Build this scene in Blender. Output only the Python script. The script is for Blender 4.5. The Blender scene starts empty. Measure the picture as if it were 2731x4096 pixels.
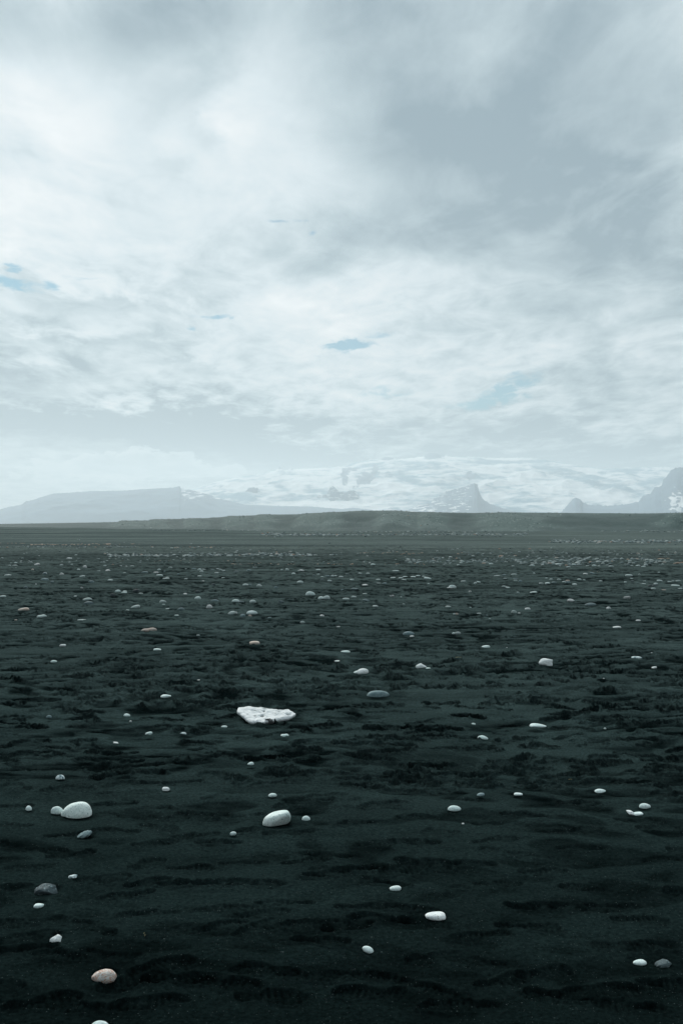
import bpy, bmesh, math, random
import numpy as np
from mathutils import Vector, Matrix

scene = bpy.context.scene
C = scene.collection
R = math.radians
rng = np.random.default_rng(7)

# ------------------------------------------------------------------ camera
EYE = 1.6
FPX = 3982.0            # focal length in photograph pixels (35 mm lens)
CX, HY = 1365.5, 2098.0  # picture centre column, row of the horizon
cam_d = bpy.data.cameras.new('camera'); cam = bpy.data.objects.new('camera', cam_d); C.objects.link(cam)
cam_d.sensor_fit = 'VERTICAL'; cam_d.sensor_height = 36.0; cam_d.lens = 35.0
cam_d.clip_start = 0.05; cam_d.clip_end = 60000
cam.location = (0, 0, EYE)
cam.rotation_euler = (R(90) + math.atan((HY - 2048) / FPX), 0, 0)
scene.camera = cam

# ------------------------------------------------------------------ sky
SUN_AZ, SUN_EL = -22.0, 38.0     # degrees, azimuth from +Y towards +X
class NT:
    def __init__(s, tree): s.t = tree; tree.nodes.clear()
    def n(s, kind, **kw):
        nd = s.t.nodes.new(kind)
        for k, v in kw.items(): setattr(nd, k, v)
        return nd
    def put(s, sock, v):
        if isinstance(v, bpy.types.NodeSocket): s.t.links.new(v, sock)
        elif v is not None: sock.default_value = v
    def m(s, op, a, b=None, c=None, clamp=False):
        nd = s.n('ShaderNodeMath', operation=op, use_clamp=clamp)
        for i, v in enumerate((a, b, c)): s.put(nd.inputs[i], v)
        return nd.outputs[0]
    def noise(s, vec, scale, detail=4, rough=.5, dist=0.0):
        nd = s.n('ShaderNodeTexNoise'); s.put(nd.inputs['Vector'], vec)
        nd.inputs['Scale'].default_value = scale; nd.inputs['Detail'].default_value = detail
        nd.inputs['Roughness'].default_value = rough; nd.inputs['Distortion'].default_value = dist
        return nd.outputs[0]
    def ramp(s, f, stops, interp='LINEAR'):
        nd = s.n('ShaderNodeValToRGB'); s.put(nd.inputs[0], f); cr = nd.color_ramp; cr.interpolation = interp
        while len(cr.elements) < len(stops): cr.elements.new(.5)
        for e, (p, c) in zip(cr.elements, stops):
            e.position = p; e.color = tuple(c) + (1,) if len(c) == 3 else c
        return nd.outputs[0]
    def mix(s, f, a, b, mode='MIX'):
        nd = s.n('ShaderNodeMix', data_type='RGBA', blend_type=mode)
        s.put(nd.inputs[0], f); s.put(nd.inputs[6], a); s.put(nd.inputs[7], b)
        return nd.outputs[2]
    def smooth(s, x, lo, hi, o0=0., o1=1.):
        nd = s.n('ShaderNodeMapRange', interpolation_type='SMOOTHSTEP')
        s.put(nd.inputs[0], x); nd.inputs[1].default_value = lo; nd.inputs[2].default_value = hi
        nd.inputs[3].default_value = o0; nd.inputs[4].default_value = o1
        return nd.outputs[0]
    def mapping(s, vec, loc=(0,0,0), rot=0., scale=(1,1,1), kind='POINT'):
        nd = s.n('ShaderNodeMapping', vector_type=kind); s.put(nd.inputs[0], vec)
        nd.inputs[1].default_value = loc; nd.inputs[2].default_value = (0, 0, rot); nd.inputs[3].default_value = scale
        return nd.outputs[0]

world = bpy.data.worlds.new('World'); scene.world = world; world.use_nodes = True
w = NT(world.node_tree)
tc = w.n('ShaderNodeTexCoord')
sep = w.n('ShaderNodeSeparateXYZ'); w.put(sep.inputs[0], tc.outputs['Generated'])
dx, dy, dz = sep.outputs
az = w.m('MULTIPLY', w.m('ARCTAN2', dx, dy), 57.2958)
el = w.m('MULTIPLY', w.m('ARCSINE', dz), 57.2958)
zc = w.m('ADD', w.m('MAXIMUM', dz, 0.0), 0.10)
cmb = w.n('ShaderNodeCombineXYZ'); w.put(cmb.inputs[0], w.m('DIVIDE', dx, zc)); w.put(cmb.inputs[1], w.m('DIVIDE', dy, zc))
plane = cmb.outputs[0]                       # direction laid on a flat cloud ceiling
ps = w.mapping(plane, rot=R(28), scale=(1.0, .62, 1))
n_big = w.noise(ps, 1.1, 5, .5, .35)
n_mid = w.noise(w.mapping(plane, loc=(7, 3, 0), rot=R(18), scale=(1, .5, 1)), 3.2, 6, .55, .5)
n_fine = w.noise(w.mapping(plane, loc=(2, 9, 0), rot=R(35), scale=(1, .6, 1)), 9.0, 6, .6, .4)
# ragged angular coordinates for placing the large cloud masses
wx = w.m('MULTIPLY_ADD', w.m('SUBTRACT', n_mid, .5), 9.0, az)
wy = w.m('MULTIPLY_ADD', w.m('SUBTRACT', n_fine, .5), 3.0, w.m('MULTIPLY_ADD', w.m('SUBTRACT', n_big, .5), 5.0, el))
c2 = w.n('ShaderNodeCombineXYZ'); w.put(c2.inputs[0], wx); w.put(c2.inputs[1], wy); warped = c2.outputs[0]
c3 = w.n('ShaderNodeCombineXYZ')
w.put(c3.inputs[0], w.m('MULTIPLY_ADD', w.m('SUBTRACT', n_fine, .5), 2.4, az)); w.put(c3.inputs[1], w.m('MULTIPLY_ADD', w.m('SUBTRACT', n_fine, .5), -1.0, el)); sharp = c3.outputs[0]
def ang(x, y):     # 1568-wide display pixel -> azimuth, elevation
    X, Z = (x - 784) / 2287., (1204.6 - y) / 2287.
    return math.degrees(math.atan(X)), math.degrees(math.atan2(Z, math.hypot(1, X)))
def blobs(vec, lst, start=0.0):
    acc = start
    for (x, y, sx, sy, rot, amp) in lst:
        a, e = ang(x, y)
        v = w.mapping(vec, loc=(a, e, 0), rot=R(rot), scale=(sx / 40., sy / 40., 1), kind='TEXTURE')
        d = w.n('ShaderNodeVectorMath', operation='DOT_PRODUCT'); w.put(d.inputs[0], v); w.put(d.inputs[1], v)
        acc = w.m('MULTIPLY_ADD', w.m('POWER', .3679, d.outputs['Value']), amp, acc)
    return acc
tone = blobs(warped, [
    (200, 400, 330, 250, 0, .26), (80, 240, 190, 110, 0, .10), (560, 190, 150, 110, 20, .24), (700, 420, 130, 90, 0, .16),
    (330, 560, 380, 80, 0, .14), (850, 655, 150, 50, 0, .22), (600, 860, 260, 70, 8, .24), (1050, 640, 220, 40, 10, .10),
    (730, 740, 280, 70, 0, .16), (900, 1010, 160, 50, 0, .06), (1250, 800, 250, 50, 10, .04), (250, 900, 120, 22, 0, .12),
    (500, -20, 900, 110, 0, -.14), (330, 120, 150, 130, 60, -.18), (1050, 190, 420, 150, -8, -.22), (950, 330, 200, 80, 10, -.12), (1330, 430, 330, 120, -8, -.30),
    (1100, 530, 300, 60, 5, -.24), (1480, 650, 260, 80, -5, -.22), (500, 310, 80, 40, -30, -.22), (390, 390, 60, 26, 0, -.14), (1250, 300, 520, 330, 0, -.10),
    (150, 965, 330, 48, 0, -.60), (500, 1000, 250, 50, -5, -.60), (30, 820, 140, 45, 0, -.46), (230, 690, 200, 26, -8, -.26), (150, 760, 200, 18, -4, -.18),
    (620, 1040, 120, 26, 0, -.20), (400, 840, 90, 22, -10, -.22), (740, 620, 110, 26, 0, -.14), (1150, 1050, 560, 80, 0, -.50), (1500, 330, 200, 260, 0, -.04), (1500, 90, 240, 150, 0, -.26), (90, 30, 240, 70, 0, -.18), (1100, 960, 200, 26, 5, -.12),
    (1450, 100, 150, 60, 30, .06), (1250, 880, 200, 40, 0, -.06)], 0.43)
tone = w.m('MULTIPLY_ADD', w.m('SUBTRACT', n_big, .5), .55, tone)
tone = w.m('MULTIPLY_ADD', w.m('SUBTRACT', n_mid, .5), 1.05, tone)
n_puff = w.noise(w.mapping(plane, loc=(4, 1, 0), rot=R(10), scale=(1, .75, 1)), 5.5, 7, .62, .8)
tone = w.m('MULTIPLY_ADD', w.m('SUBTRACT', n_puff, .5), w.smooth(el, 24, 12, .25, .75), tone)
lowband = w.smooth(el, 17, 5, .30, 1.0)
tone = w.m('MULTIPLY_ADD', w.m('MULTIPLY', w.m('SUBTRACT', n_fine, .5), lowband), .95, tone)
# a bank of distant cumulus low on the left
cv = w.n('ShaderNodeCombineXYZ'); w.put(cv.inputs[0], az); w.put(cv.inputs[1], w.m('MULTIPLY', el, 1.3))
n_cu = w.noise(cv.outputs[0], .75, 6, .6, .3)
cu = blobs(c2.outputs[0] if False else sharp, [(280, 1075, 190, 38, 0, .9), (400, 1050, 75, 26, 0, .5), (300, 1055, 60, 24, 0, .4), (520, 1085, 130, 18, 0, .6), (100, 1090, 110, 26, 0, .4)])
cu = w.m('MULTIPLY_ADD', w.m('SUBTRACT', n_cu, .5), 1.5, cu)
cum = w.smooth(cu, .50, .64)
edge = w.m('MULTIPLY', cum, w.smooth(cu, 1.0, .55, 0, 1))
tone = w.m('ADD', w.m('MULTIPLY', tone, w.m('SUBTRACT', 1.0, w.m('MULTIPLY', cum, .55))), w.m('MULTIPLY', cum, .30))
tone = w.m('MULTIPLY_ADD', edge, .22, tone)
cloud = w.ramp(tone, [(0.0, (.19, .27, .325)), (.30, (.385, .475, .52)), (.55, (.58, .655, .695)), (.80, (.725, .757, .775)), (1.0, (.82, .835, .845))])
blue = blobs(sharp, [
    (35, 652, 62, 15, -6, 1.2), (22, 611, 28, 7, 0, 1.1), (125, 660, 22, 9, 0, .9), (642, 509, 26, 5, 0, .9), (690, 503, 20, 5, 0, .8),
    (725, 536, 14, 9, 0, .7), (492, 726, 52, 7, 0, 1.0), (436, 752, 11, 7, 0, .8), (798, 791, 58, 11, 0, 2.0), (870, 768, 55, 12, 0, .6),
    (1165, 895, 80, 24, 22, 1.5), (1060, 930, 80, 9, 0, .7), (880, 902, 80, 15, 0, .75), (200, 637, 50, 5, 0, .6)])
gv = w.n('ShaderNodeCombineXYZ'); w.put(gv.inputs[0], az); w.put(gv.inputs[1], w.m('MULTIPLY', el, 2.6))
n_gap = w.noise(gv.outputs[0], .95, 7, .62, .5)
bmask = w.smooth(w.m('MULTIPLY', blue, w.m('MULTIPLY_ADD', w.m('SUBTRACT', n_gap, .5), 4.5, 1.15)), .22, 1.55)
bmask = w.m('MULTIPLY', bmask, .9)
sky = w.n('ShaderNodeTexSky', sky_type='NISHITA', sun_disc=False)
sky.sun_elevation = R(SUN_EL); sky.sun_rotation = R(SUN_AZ); sky.air_density = 1.0; sky.dust_density = .6; sky.ozone_density = 2.0
bg_sky = w.n('ShaderNodeBackground'); w.put(bg_sky.inputs[0], w.mix(1.0, sky.outputs[0], (.38, .93, 1.04, 1), 'MULTIPLY')); bg_sky.inputs[1].default_value = .056
bg_cl = w.n('ShaderNodeBackground'); w.put(bg_cl.inputs[0], cloud)
w.put(bg_cl.inputs[1], w.m('MULTIPLY', w.smooth(el, 30, 60, 1.17, 1.9), w.smooth(dy, -.55, .35, .54, 1.0)))   # added for the light: sky dimmed behind the viewer, brightened overhead
mx = w.n('ShaderNodeMixShader'); w.put(mx.inputs[0], bmask); w.put(mx.inputs[1], bg_cl.outputs[0]); w.put(mx.inputs[2], bg_sky.outputs[0])
outw = w.n('ShaderNodeOutputWorld'); w.put(outw.inputs[0], mx.outputs[0])
world.cycles.sampling_method = 'MANUAL'; world.cycles.sample_map_resolution = 512

# ------------------------------------------------------------------ sun behind the cloud
sd = bpy.data.lights.new('sun', 'SUN'); sun = bpy.data.objects.new('sun', sd); C.objects.link(sun)
sd.energy = 2.9; sd.angle = R(14); sd.color = (1.0, .97, .92)
a, e = R(SUN_AZ), R(SUN_EL)
sdir = Vector((math.sin(a) * math.cos(e), math.cos(a) * math.cos(e), math.sin(e)))
sun.rotation_euler = sdir.to_track_quat('Z', 'Y').to_euler()

scene.view_settings.view_transform = 'Standard'; scene.view_settings.look = 'None'
scene.view_settings.exposure = 0.0; scene.view_settings.gamma = 1.0
scene.render.engine = 'CYCLES'
cy = scene.cycles
cy.max_bounces = 6; cy.diffuse_bounces = 2; cy.glossy_bounces = 3; cy.transmission_bounces = 6; cy.volume_bounces = 1
cy.use_denoising = True; cy.denoising_prefilter = 'ACCURATE'; cy.denoising_input_passes = 'RGB_ALBEDO_NORMAL'; cy.caustics_reflective = False; cy.caustics_refractive = False

# ------------------------------------------------------------------ numeric noise
def _hash(ix, iy, seed):
    h = (ix.astype(np.int64) * 374761393 + iy.astype(np.int64) * 668265263 + seed * 974634777) & 0xffffffff
    h = ((h ^ (h >> 13)) * 1274126177) & 0xffffffff
    h = ((h ^ (h >> 16)) * 2246822519) & 0xffffffff
    return (h ^ (h >> 15)).astype(np.float64) / 4294967296.0
def perlin(x, y, seed=0):
    ix, iy = np.floor(x), np.floor(y); fx, fy = x - ix, y - iy
    ux, uy = fx**3 * (fx * (fx * 6 - 15) + 10), fy**3 * (fy * (fy * 6 - 15) + 10)
    def g(i, j):
        a = _hash(ix + i, iy + j, seed) * 2 * np.pi
        return np.cos(a) * (fx - i) + np.sin(a) * (fy - j)
    return ((g(0,0) * (1-ux) + g(1,0) * ux) * (1-uy) + (g(0,1) * (1-ux) + g(1,1) * ux) * uy) * 1.4
def fbm(x, y, seed=0, octs=4, gain=.5):
    s, amp = 0, 1.0
    for o in range(octs):
        s = s + amp * perlin(x * 2**o, y * 2**o, seed + 17 * o); amp *= gain
    return s
def sstep(x, a, b):
    t = np.clip((x - a) / (b - a), 0, 1); return t * t * (3 - 2 * t)

# ------------------------------------------------------------------ object helpers
def mesh_from(name, co, faces, smooth=True, attrs=None):
    me = bpy.data.meshes.new(name)
    co = np.asarray(co, np.float32); faces = np.asarray(faces, np.int32); k = faces.shape[1]
    me.vertices.add(len(co)); me.vertices.foreach_set('co', co.ravel())
    me.loops.add(faces.size); me.loops.foreach_set('vertex_index', faces.ravel())
    me.polygons.add(len(faces)); me.polygons.foreach_set('loop_start', np.arange(0, faces.size, k, dtype=np.int32))
    me.update(calc_edges=True)
    me.polygons.foreach_set('use_smooth', np.full(len(faces), smooth))
    for nm, v in (attrs or {}).items():
        at = me.attributes.new(nm, 'FLOAT', 'POINT'); at.data.foreach_set('value', np.asarray(v, np.float32).ravel())
    me.update(); me.validate()
    return me
def link(name, me, mat=None, kind=None, label=None, cat=None, group=None, parent=None):
    o = bpy.data.objects.new(name, me); C.objects.link(o)
    if mat is not None and not me.materials: me.materials.append(mat)
    if kind: o['kind'] = kind
    if label: o['label'] = label
    if cat: o['category'] = cat
    if group: o['group'] = group
    if parent: o.parent = parent
    return o
def new_mat(name):
    m = bpy.data.materials.new(name); m.use_nodes = True; t = NT(m.node_tree)
    b = t.n('ShaderNodeBsdfPrincipled'); o = t.n('ShaderNodeOutputMaterial'); t.put(o.inputs[0], b.outputs[0])
    return m, t, b, o
def bump(t, b, h, strength, dist, prev=None):
    n = t.n('ShaderNodeBump'); n.inputs['Strength'].default_value = strength; n.inputs['Distance'].default_value = dist
    t.put(n.inputs['Height'], h)
    if prev is not None: t.put(n.inputs['Normal'], prev)
    t.put(b.inputs['Normal'], n.outputs[0]); return n.outputs[0]
def attr(t, name): 
    n = t.n('ShaderNodeAttribute', attribute_name=name); return n.outputs['Fac']

# ------------------------------------------------------------------ materials
m_sand, t, b, _ = new_mat('black_sand')
geo = t.n('ShaderNodeNewGeometry'); pos = geo.outputs['Position']
sp = t.n('ShaderNodeSeparateXYZ'); t.put(sp.inputs[0], pos)
damp_shade = attr(t, 'damp_shade')  # moist sand tone together with painted shade of pits and hollows
streak = t.noise(t.mapping(pos, scale=(.16, .55, 1)), 1.0, 6, .6, .4)
patch = t.noise(t.mapping(pos, scale=(.7, 1.5, 1)), 1.3, 5, .55, .3)
wet_shade = t.m('MULTIPLY_ADD', t.m('SUBTRACT', patch, .5), 1.3, t.m('MULTIPLY_ADD', t.m('SUBTRACT', streak, .5), .9, t.m('ADD', damp_shade, .16)), clamp=True)
wet_shade = t.m('MULTIPLY', wet_shade, t.smooth(sp.outputs[1], 30, 80, 1.0, .35))
grain = t.noise(pos, 330, 2, .7)
grain2 = t.noise(pos, 60, 3, .6)
vignette = t.m('MULTIPLY', t.m('LOGARITHM', t.m('MAXIMUM', sp.outputs[1], 1.0), 10.0), .5)     # 10 m -> .5, 100 m -> 1 : vignette and grazing sheen painted in, dark near to light far
dry = t.ramp(vignette, [(.24, (.0046, .0092, .0091)), (.34, (.0120, .0220, .0218)), (.45, (.0270, .0450, .0445)), (.60, (.045, .067, .066)), (.80, (.066, .090, .087)), (.95, (.082, .106, .100))])
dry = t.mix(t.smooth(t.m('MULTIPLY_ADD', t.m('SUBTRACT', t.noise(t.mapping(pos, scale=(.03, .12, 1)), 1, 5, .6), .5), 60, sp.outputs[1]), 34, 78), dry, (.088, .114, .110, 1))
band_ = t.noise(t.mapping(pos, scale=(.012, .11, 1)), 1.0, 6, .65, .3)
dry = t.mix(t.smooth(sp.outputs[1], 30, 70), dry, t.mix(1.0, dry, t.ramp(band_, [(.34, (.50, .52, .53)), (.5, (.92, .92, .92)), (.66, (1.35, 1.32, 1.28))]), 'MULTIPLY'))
col = t.mix(wet_shade, dry, t.mix(1.0, dry, (.085, .11, .115, 1), 'MULTIPLY'))
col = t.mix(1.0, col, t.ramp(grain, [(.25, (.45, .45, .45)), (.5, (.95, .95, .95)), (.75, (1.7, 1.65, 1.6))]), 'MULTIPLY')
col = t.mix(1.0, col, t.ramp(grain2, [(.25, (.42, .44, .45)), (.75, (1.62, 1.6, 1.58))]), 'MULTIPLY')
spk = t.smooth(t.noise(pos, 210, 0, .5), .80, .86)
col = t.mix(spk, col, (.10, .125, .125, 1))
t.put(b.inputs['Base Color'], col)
t.put(b.inputs['Roughness'], .85); b.inputs['Specular IOR Level'].default_value = 0.0
p = bump(t, b, grain, .35, .003); p = bump(t, b, t.noise(t.mapping(pos, scale=(1, 1.3, 1)), 28, 5, .7), .6, .014, p)
bump(t, b, t.noise(t.mapping(pos, scale=(.5, 1.2, 1)), 3.5, 4, .5), .25, .025, p)

m_ridge, t, b, _ = new_mat('ridge_gravel')
geo = t.n('ShaderNodeNewGeometry'); pos = geo.outputs['Position']
g = attr(t, 'gravel')
vor = t.n('ShaderNodeTexVoronoi'); t.put(vor.inputs['Vector'], t.mapping(pos, scale=(1, .6, 1))); vor.inputs['Scale'].default_value = 1.6
vsep = t.n('ShaderNodeSeparateColor'); t.put(vsep.inputs[0], vor.outputs['Color'])
stone = t.m('MULTIPLY', t.smooth(vor.outputs['Distance'], .36, .22), t.smooth(vsep.outputs[0], .55, .95))
stone = t.m('MULTIPLY', stone, g)
base = t.mix(t.noise(pos, .35, 6, .65), (.009, .034, .032, 1), (.020, .056, .052, 1))
base = t.mix(g, base, t.mix(t.noise(pos, 1.7, 4, .7), (.024, .058, .053, 1), (.062, .106, .097, 1)))
col = t.mix(stone, base, (.20, .25, .24, 1))
t.put(b.inputs['Base Color'], col); t.put(b.inputs['Roughness'], .95)
p = bump(t, b, t.noise(pos, 1.3, 5, .7), .5, .25); bump(t, b, vor.outputs['Distance'], t and .4, .2, p)

def rock_snow(name, snow_lo, rockc=(.085, .145, .195), patchy=.0):  # rock paled and blued: some haze is painted into its colour
    m, t, b, _ = new_mat(name)
    geo = t.n('ShaderNodeNewGeometry'); pos = geo.outputs['Position']
    r = attr(t, 'rock')
    n = t.noise(t.mapping(pos, scale=(.0014, .0007, .0050)), 1.0, 8, .60, .8)
    n2 = t.noise(t.mapping(pos, scale=(.004, .004, .02)), 1.0, 7, .7)
    f = t.smooth(t.m('MULTIPLY_ADD', t.m('SUBTRACT', n2, .5), 1.5, r), .40, .60)
    ice = t.mix(t.smooth(t.m('MULTIPLY_ADD', t.m('SUBTRACT', n2, .5), .55, n), .43, .61), (.90, .92, .93, 1), snow_lo + (1,))  # bluish shade patches on the snow painted in by noise
    rock = t.mix(n2, rockc + (1,), tuple(c * 2.0 for c in rockc) + (1,))
    t.put(b.inputs['Base Color'], t.mix(f, ice, rock)); t.put(b.inputs['Roughness'], .9)
    bump(t, b, n2, .5, 50)
    return m
m_ice = rock_snow('glacier_ice', (.14, .30, .39))
m_rock = rock_snow('mountain_rock', (.60, .68, .72))

def stone_mat(name, c0, c1, speck=None, vein=None, scale=1.0, rough=.8, contrast=(.35, .65)):
    m, t, b, _ = new_mat(name)
    tco = t.n('ShaderNodeTexCoord'); inf = t.n('ShaderNodeObjectInfo')
    off = t.n('ShaderNodeVectorMath', operation='ADD'); t.put(off.inputs[0], tco.outputs['Object'])
    rv = t.n('ShaderNodeCombineXYZ'); t.put(rv.inputs[0], t.m('MULTIPLY', inf.outputs['Random'], 37.0)); t.put(rv.inputs[1], t.m('MULTIPLY', inf.outputs['Random'], 91.0)); t.put(off.inputs[1], rv.outputs[0])
    v = off.outputs[0]
    n = t.noise(v, 14 * scale, 6, .6, .3)
    col = t.mix(t.smooth(n, *contrast), c0 + (1,), c1 + (1,))
    fine = t.noise(v, 130 * scale, 3, .7)
    col = t.mix(1.0, col, t.ramp(fine, [(.3, (.72, .74, .75)), (.6, (1.08, 1.08, 1.08))]), 'MULTIPLY')
    if vein: 
        vn = t.noise(v, 26 * scale, 5, .7, 1.2)
        col = t.mix(t.smooth(t.m('ABSOLUTE', t.m('SUBTRACT', vn, .5)), .05, .0), col, vein + (1,))
    if speck: col = t.mix(t.smooth(t.noise(v, 75 * scale, 2, .6), .60, .68), col, speck + (1,))
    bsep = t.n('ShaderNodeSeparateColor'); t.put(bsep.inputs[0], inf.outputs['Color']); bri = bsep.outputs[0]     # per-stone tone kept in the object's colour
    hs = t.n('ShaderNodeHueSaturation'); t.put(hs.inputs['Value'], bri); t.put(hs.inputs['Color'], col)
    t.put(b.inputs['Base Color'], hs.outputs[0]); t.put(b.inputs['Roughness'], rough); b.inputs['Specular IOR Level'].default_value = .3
    p = bump(t, b, fine, .3, .002); bump(t, b, n, .4, .008, p)
    return m
MAT = {
 'p': stone_mat('pale_stone', (.50, .62, .60), (.70, .79, .77)),
 'g': stone_mat('grey_stone', (.13, .20, .21), (.24, .32, .33)),
 'd': stone_mat('dark_stone', (.035, .052, .058), (.085, .115, .12), speck=(.24, .32, .33)),
 'w': stone_mat('warm_stone', (.58, .46, .38), (.66, .60, .54)),
 'b': stone_mat('white_stone', (.76, .80, .79), (.88, .90, .88), speck=(.45, .46, .44)),
 'm': stone_mat('mottled_stone', (.12, .20, .22), (.62, .70, .70), contrast=(.44, .54), scale=1.6),
 's': stone_mat('speckled_stone', (.64, .75, .71), (.80, .86, .82), speck=(.28, .38, .37), scale=1.3),
 'k': stone_mat('pink_granite', (.50, .51, .49), (.66, .60, .55), vein=(.42, .20, .12), speck=(.26, .23, .21), scale=1.1),
}

# ------------------------------------------------------------------ the beach: polar sheet, fine near the shore walker, reaching the horizon
def geo_rows(a, b, r): 
    n = int(math.ceil(math.log(b / a) / math.log(r))); return list(a * (b / a) ** (np.arange(n) / n))
rows = geo_rows(.6, 2.6, 1.03) + geo_rows(2.6, 9, 1.0020) + geo_rows(9, 60, 1.0032) + geo_rows(60, 700, 1.008) + geo_rows(700, 17000, 1.06) + [17000.]
rows = np.array(rows)
AZL = 26.0
cols = np.concatenate([np.arange(-180, -AZL, 4.0), np.arange(-AZL, AZL, .075), np.arange(AZL, 180, 4.0)])
cols = np.unique(np.round(cols, 6)); ca = np.radians(cols)
NR, NC = len(rows), len(cols)
lrow = np.log(rows)
D, A = np.meshgrid(rows, ca, indexing='ij')
X, Y = D * np.sin(A), D * np.cos(A)
def pix_d(y): return FPX * EYE / (y - HY)
H = .055 * perlin(X / 7, Y / 5, 3) + .028 * perlin(X / 2.1, Y / 1.3, 4) + .30 * perlin(X / 60, Y / 30, 6) * sstep(D, 40, 150)
H *= sstep(D, .5, 3)
fade = 1 - sstep(D, 500, 900); H *= fade
near = D < 75
xs, ys, ds = X[near], Y[near], D[near]
tram = sstep(fbm(xs / 3.4, ys / 1.5, 21, 3) + .45 * np.exp(-((ys - 15.) / 1.6)**2) + .35 * np.exp(-((ys - 9.6) / 1.1)**2) + .2 * np.exp(-((ys - 7.2) / .5)**2) - .35 * np.exp(-((ys - 18.5)/2.)**2) + .15 * sstep(ds, 16, 24), -.25, .75)
tram *= sstep(ds, 5.0, 8.5) * .75 + .25
rough = .5 - np.abs(perlin(xs / .34, ys / .24, 31)) * 1.0 + .6 * perlin(xs / .8, ys / .33, 33)
clod = perlin(xs / .06, ys / .05, 41) * .6 + perlin(xs / .12, ys / .09, 43)
amp_m = (.004 + .003 * sstep(ds, 6, 14)) * (1 + 1.5 * sstep(ds, 16, 34))
H[near] += tram * (amp_m * rough + .0012 * clod * (1 - sstep(ds, 7, 10)))  + .0012 * perlin(xs / .05, ys / .04, 52) * sstep(perlin(xs / .5, ys / .25, 53), -.1, .5) * (1 - sstep(ds, 14, 20))
wx_ = .55 * perlin(xs / 1.1, ys / .8, 90); wy_ = .55 * perlin(xs / 1.2, ys / .9, 91)
field = (.30 - np.abs(perlin(xs / .46 + wx_, ys / .31 + wy_, 51))) + .45 * (.28 - np.abs(perlin(xs / .25 + wx_, ys / .18 + wy_, 57)))
trod = sstep(fbm(xs / 2.4, ys / 1.2, 92, 3) + .42, 0, .45) * (.62 + .38 * sstep(ds, 4.3, 6.2))
Hs = (.024 + .026 * sstep(ds, 5, 12) + .030 * sstep(ds, 14, 28)) * field * (.25 + .75 * trod) + .012 * perlin(xs / .95, ys / .55, 54)
H[near] += Hs
DAMP_SHADE = np.zeros_like(H); DAMP_SHADE[near] = tram * np.clip(.42 - .5 * rough, 0, 1) * (.25 + .3 * sstep(ds, 12, 30)) + .12 * tram - np.clip(4 * Hs, -.2, .2) + trod * (.50 + .30 * perlin(xs / .14, ys / .09, 64) * (1 - sstep(ds, 12, 20)) + .42 * sstep(ds, 13, 22)) * sstep(-field, -.13, .06) - .25 * sstep(field, .22, .40)  # hollows painted darker as shade, crests lighter as if sunlit, over trampled damp
st = fbm(xs / 1.5, ys / .42, 61, 4, .55)
crisp = sstep(st + .55 * (tram - .5) - .25 * np.exp(-((ys - 19.) / 3.)**2), .06, .20) * sstep(ds, 5.0, 8.0)
dimple = sstep(fbm(xs / .36, ys / .24, 81, 2), .16, .44) * (.6 + .4 * tram)
H[near] -= dimple * (.004 + .006 * sstep(ds, 5, 12))
DAMP_SHADE[near] += crisp * .15 + dimple * .12

# --- stones read off the photograph (crop, centre, foot, width, height, colour+shape, tilt, label)
STONES = []   # filled here because footprints must keep clear of them
CROPS = {'A': (0, 2200, .5804), 'B': (910, 2200, .5804), 'C': (1820, 2200, .581), 'D': (0, 2650, .5804), 'E': (910, 2650, .5804),
         'F': (1820, 2650, .581), 'G': (0, 3150, .8712), 'H': (1365, 3150, .8712)}
def S(c, cx, by, ww, hh, code='pr', tilt=0, label=None, short=None):
    ox, oy, s = CROPS[c]
    STONES.append(dict(x=ox + cx * s, y=oy + by * s, w=ww * s, h=hh * s, code=code, tilt=tilt, label=label, short=short))
# foreground
S('G',357,137,140,86,'sr',0,'big speckled pale cobble touching a smaller stone on the black sand','big speckled cobble')
S('G',268,119,56,40,'pr',10,'smooth greenish pebble pressed against the big speckled cobble')
S('G',138,103,30,24,'pr',35,'small tilted egg-shaped pebble standing alone beside the speckled cobble pair')
S('G',394,228,74,38,'gs',22,'thin tilted grey sliver of rock half sunk in front of the speckled cobble')
S('G',340,414,44,20,'ma',8,'small blue-white chip lying behind the dark bumpy rock')
S('G',220,487,110,60,'da',4,'dark bumpy rock with grey patches half sunk in sand','dark bumpy rock')
S('G',187,546,46,24,'pf',8,'small pale flat pebble just in front of the dark bumpy rock')
S('G',266,699,58,38,'ba',12,'small white angular pebble beside a trampled patch above the pink stone')
S('G',485,898,114,70,'kr',0,'pinkish veined stone with rusty cracks and a hollow','pinkish veined stone')
S('G',463,1125,92,74,'pr',25,'pale smooth cobble cut off by the bottom edge of the picture')
S('G',1272,174,134,74,'sb',14,'large blocky pale cobble tilted up on its side in sand','large blocky cobble')
S('G',1406,147,38,24,'pr',0,'small grey pebble beside the large blocky cobble')
S('G',1073,216,30,20,'pr',10,'tiny round pebble in front of the large blocky cobble')
S('H',516,106,62,30,'pr',0,'smooth oval pale pebble alone on smooth dark sand behind the footprints','smooth oval pebble')
S('H',555,165,12,8,'br',0,'tiny white crumb in front of the smooth oval pebble')
S('H',246,467,54,26,'pf',4,'pale pebble lying at the edge of a dark footprint hollow','pebble at the footprint hollow')
S('H',429,603,94,44,'bf',0,'white flat-topped oblong stone with rounded ends','white oblong stone')
S('H',121,752,54,34,'pr',-22,'pale pebble tilted down to one side in front of the white oblong stone')
S('H',1360,808,62,32,'pr',0,'white oval pebble next to a dark green angular stone','white oval pebble')
S('H',1467,818,76,42,'da',-6,'dark green angular stone with white patches beside an oval pebble')
S('H',1326,124,50,20,'ba',-25,'thin white curled flake in front of the bluish knobbed pebble')
S('H',1354,127,50,18,'pf',4,'flat white chip touching the thin curled flake')
S('F',1296,1001,80,40,'pr',0,'bluish pebble with a knobbed narrow end','bluish knobbed pebble')
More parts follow.
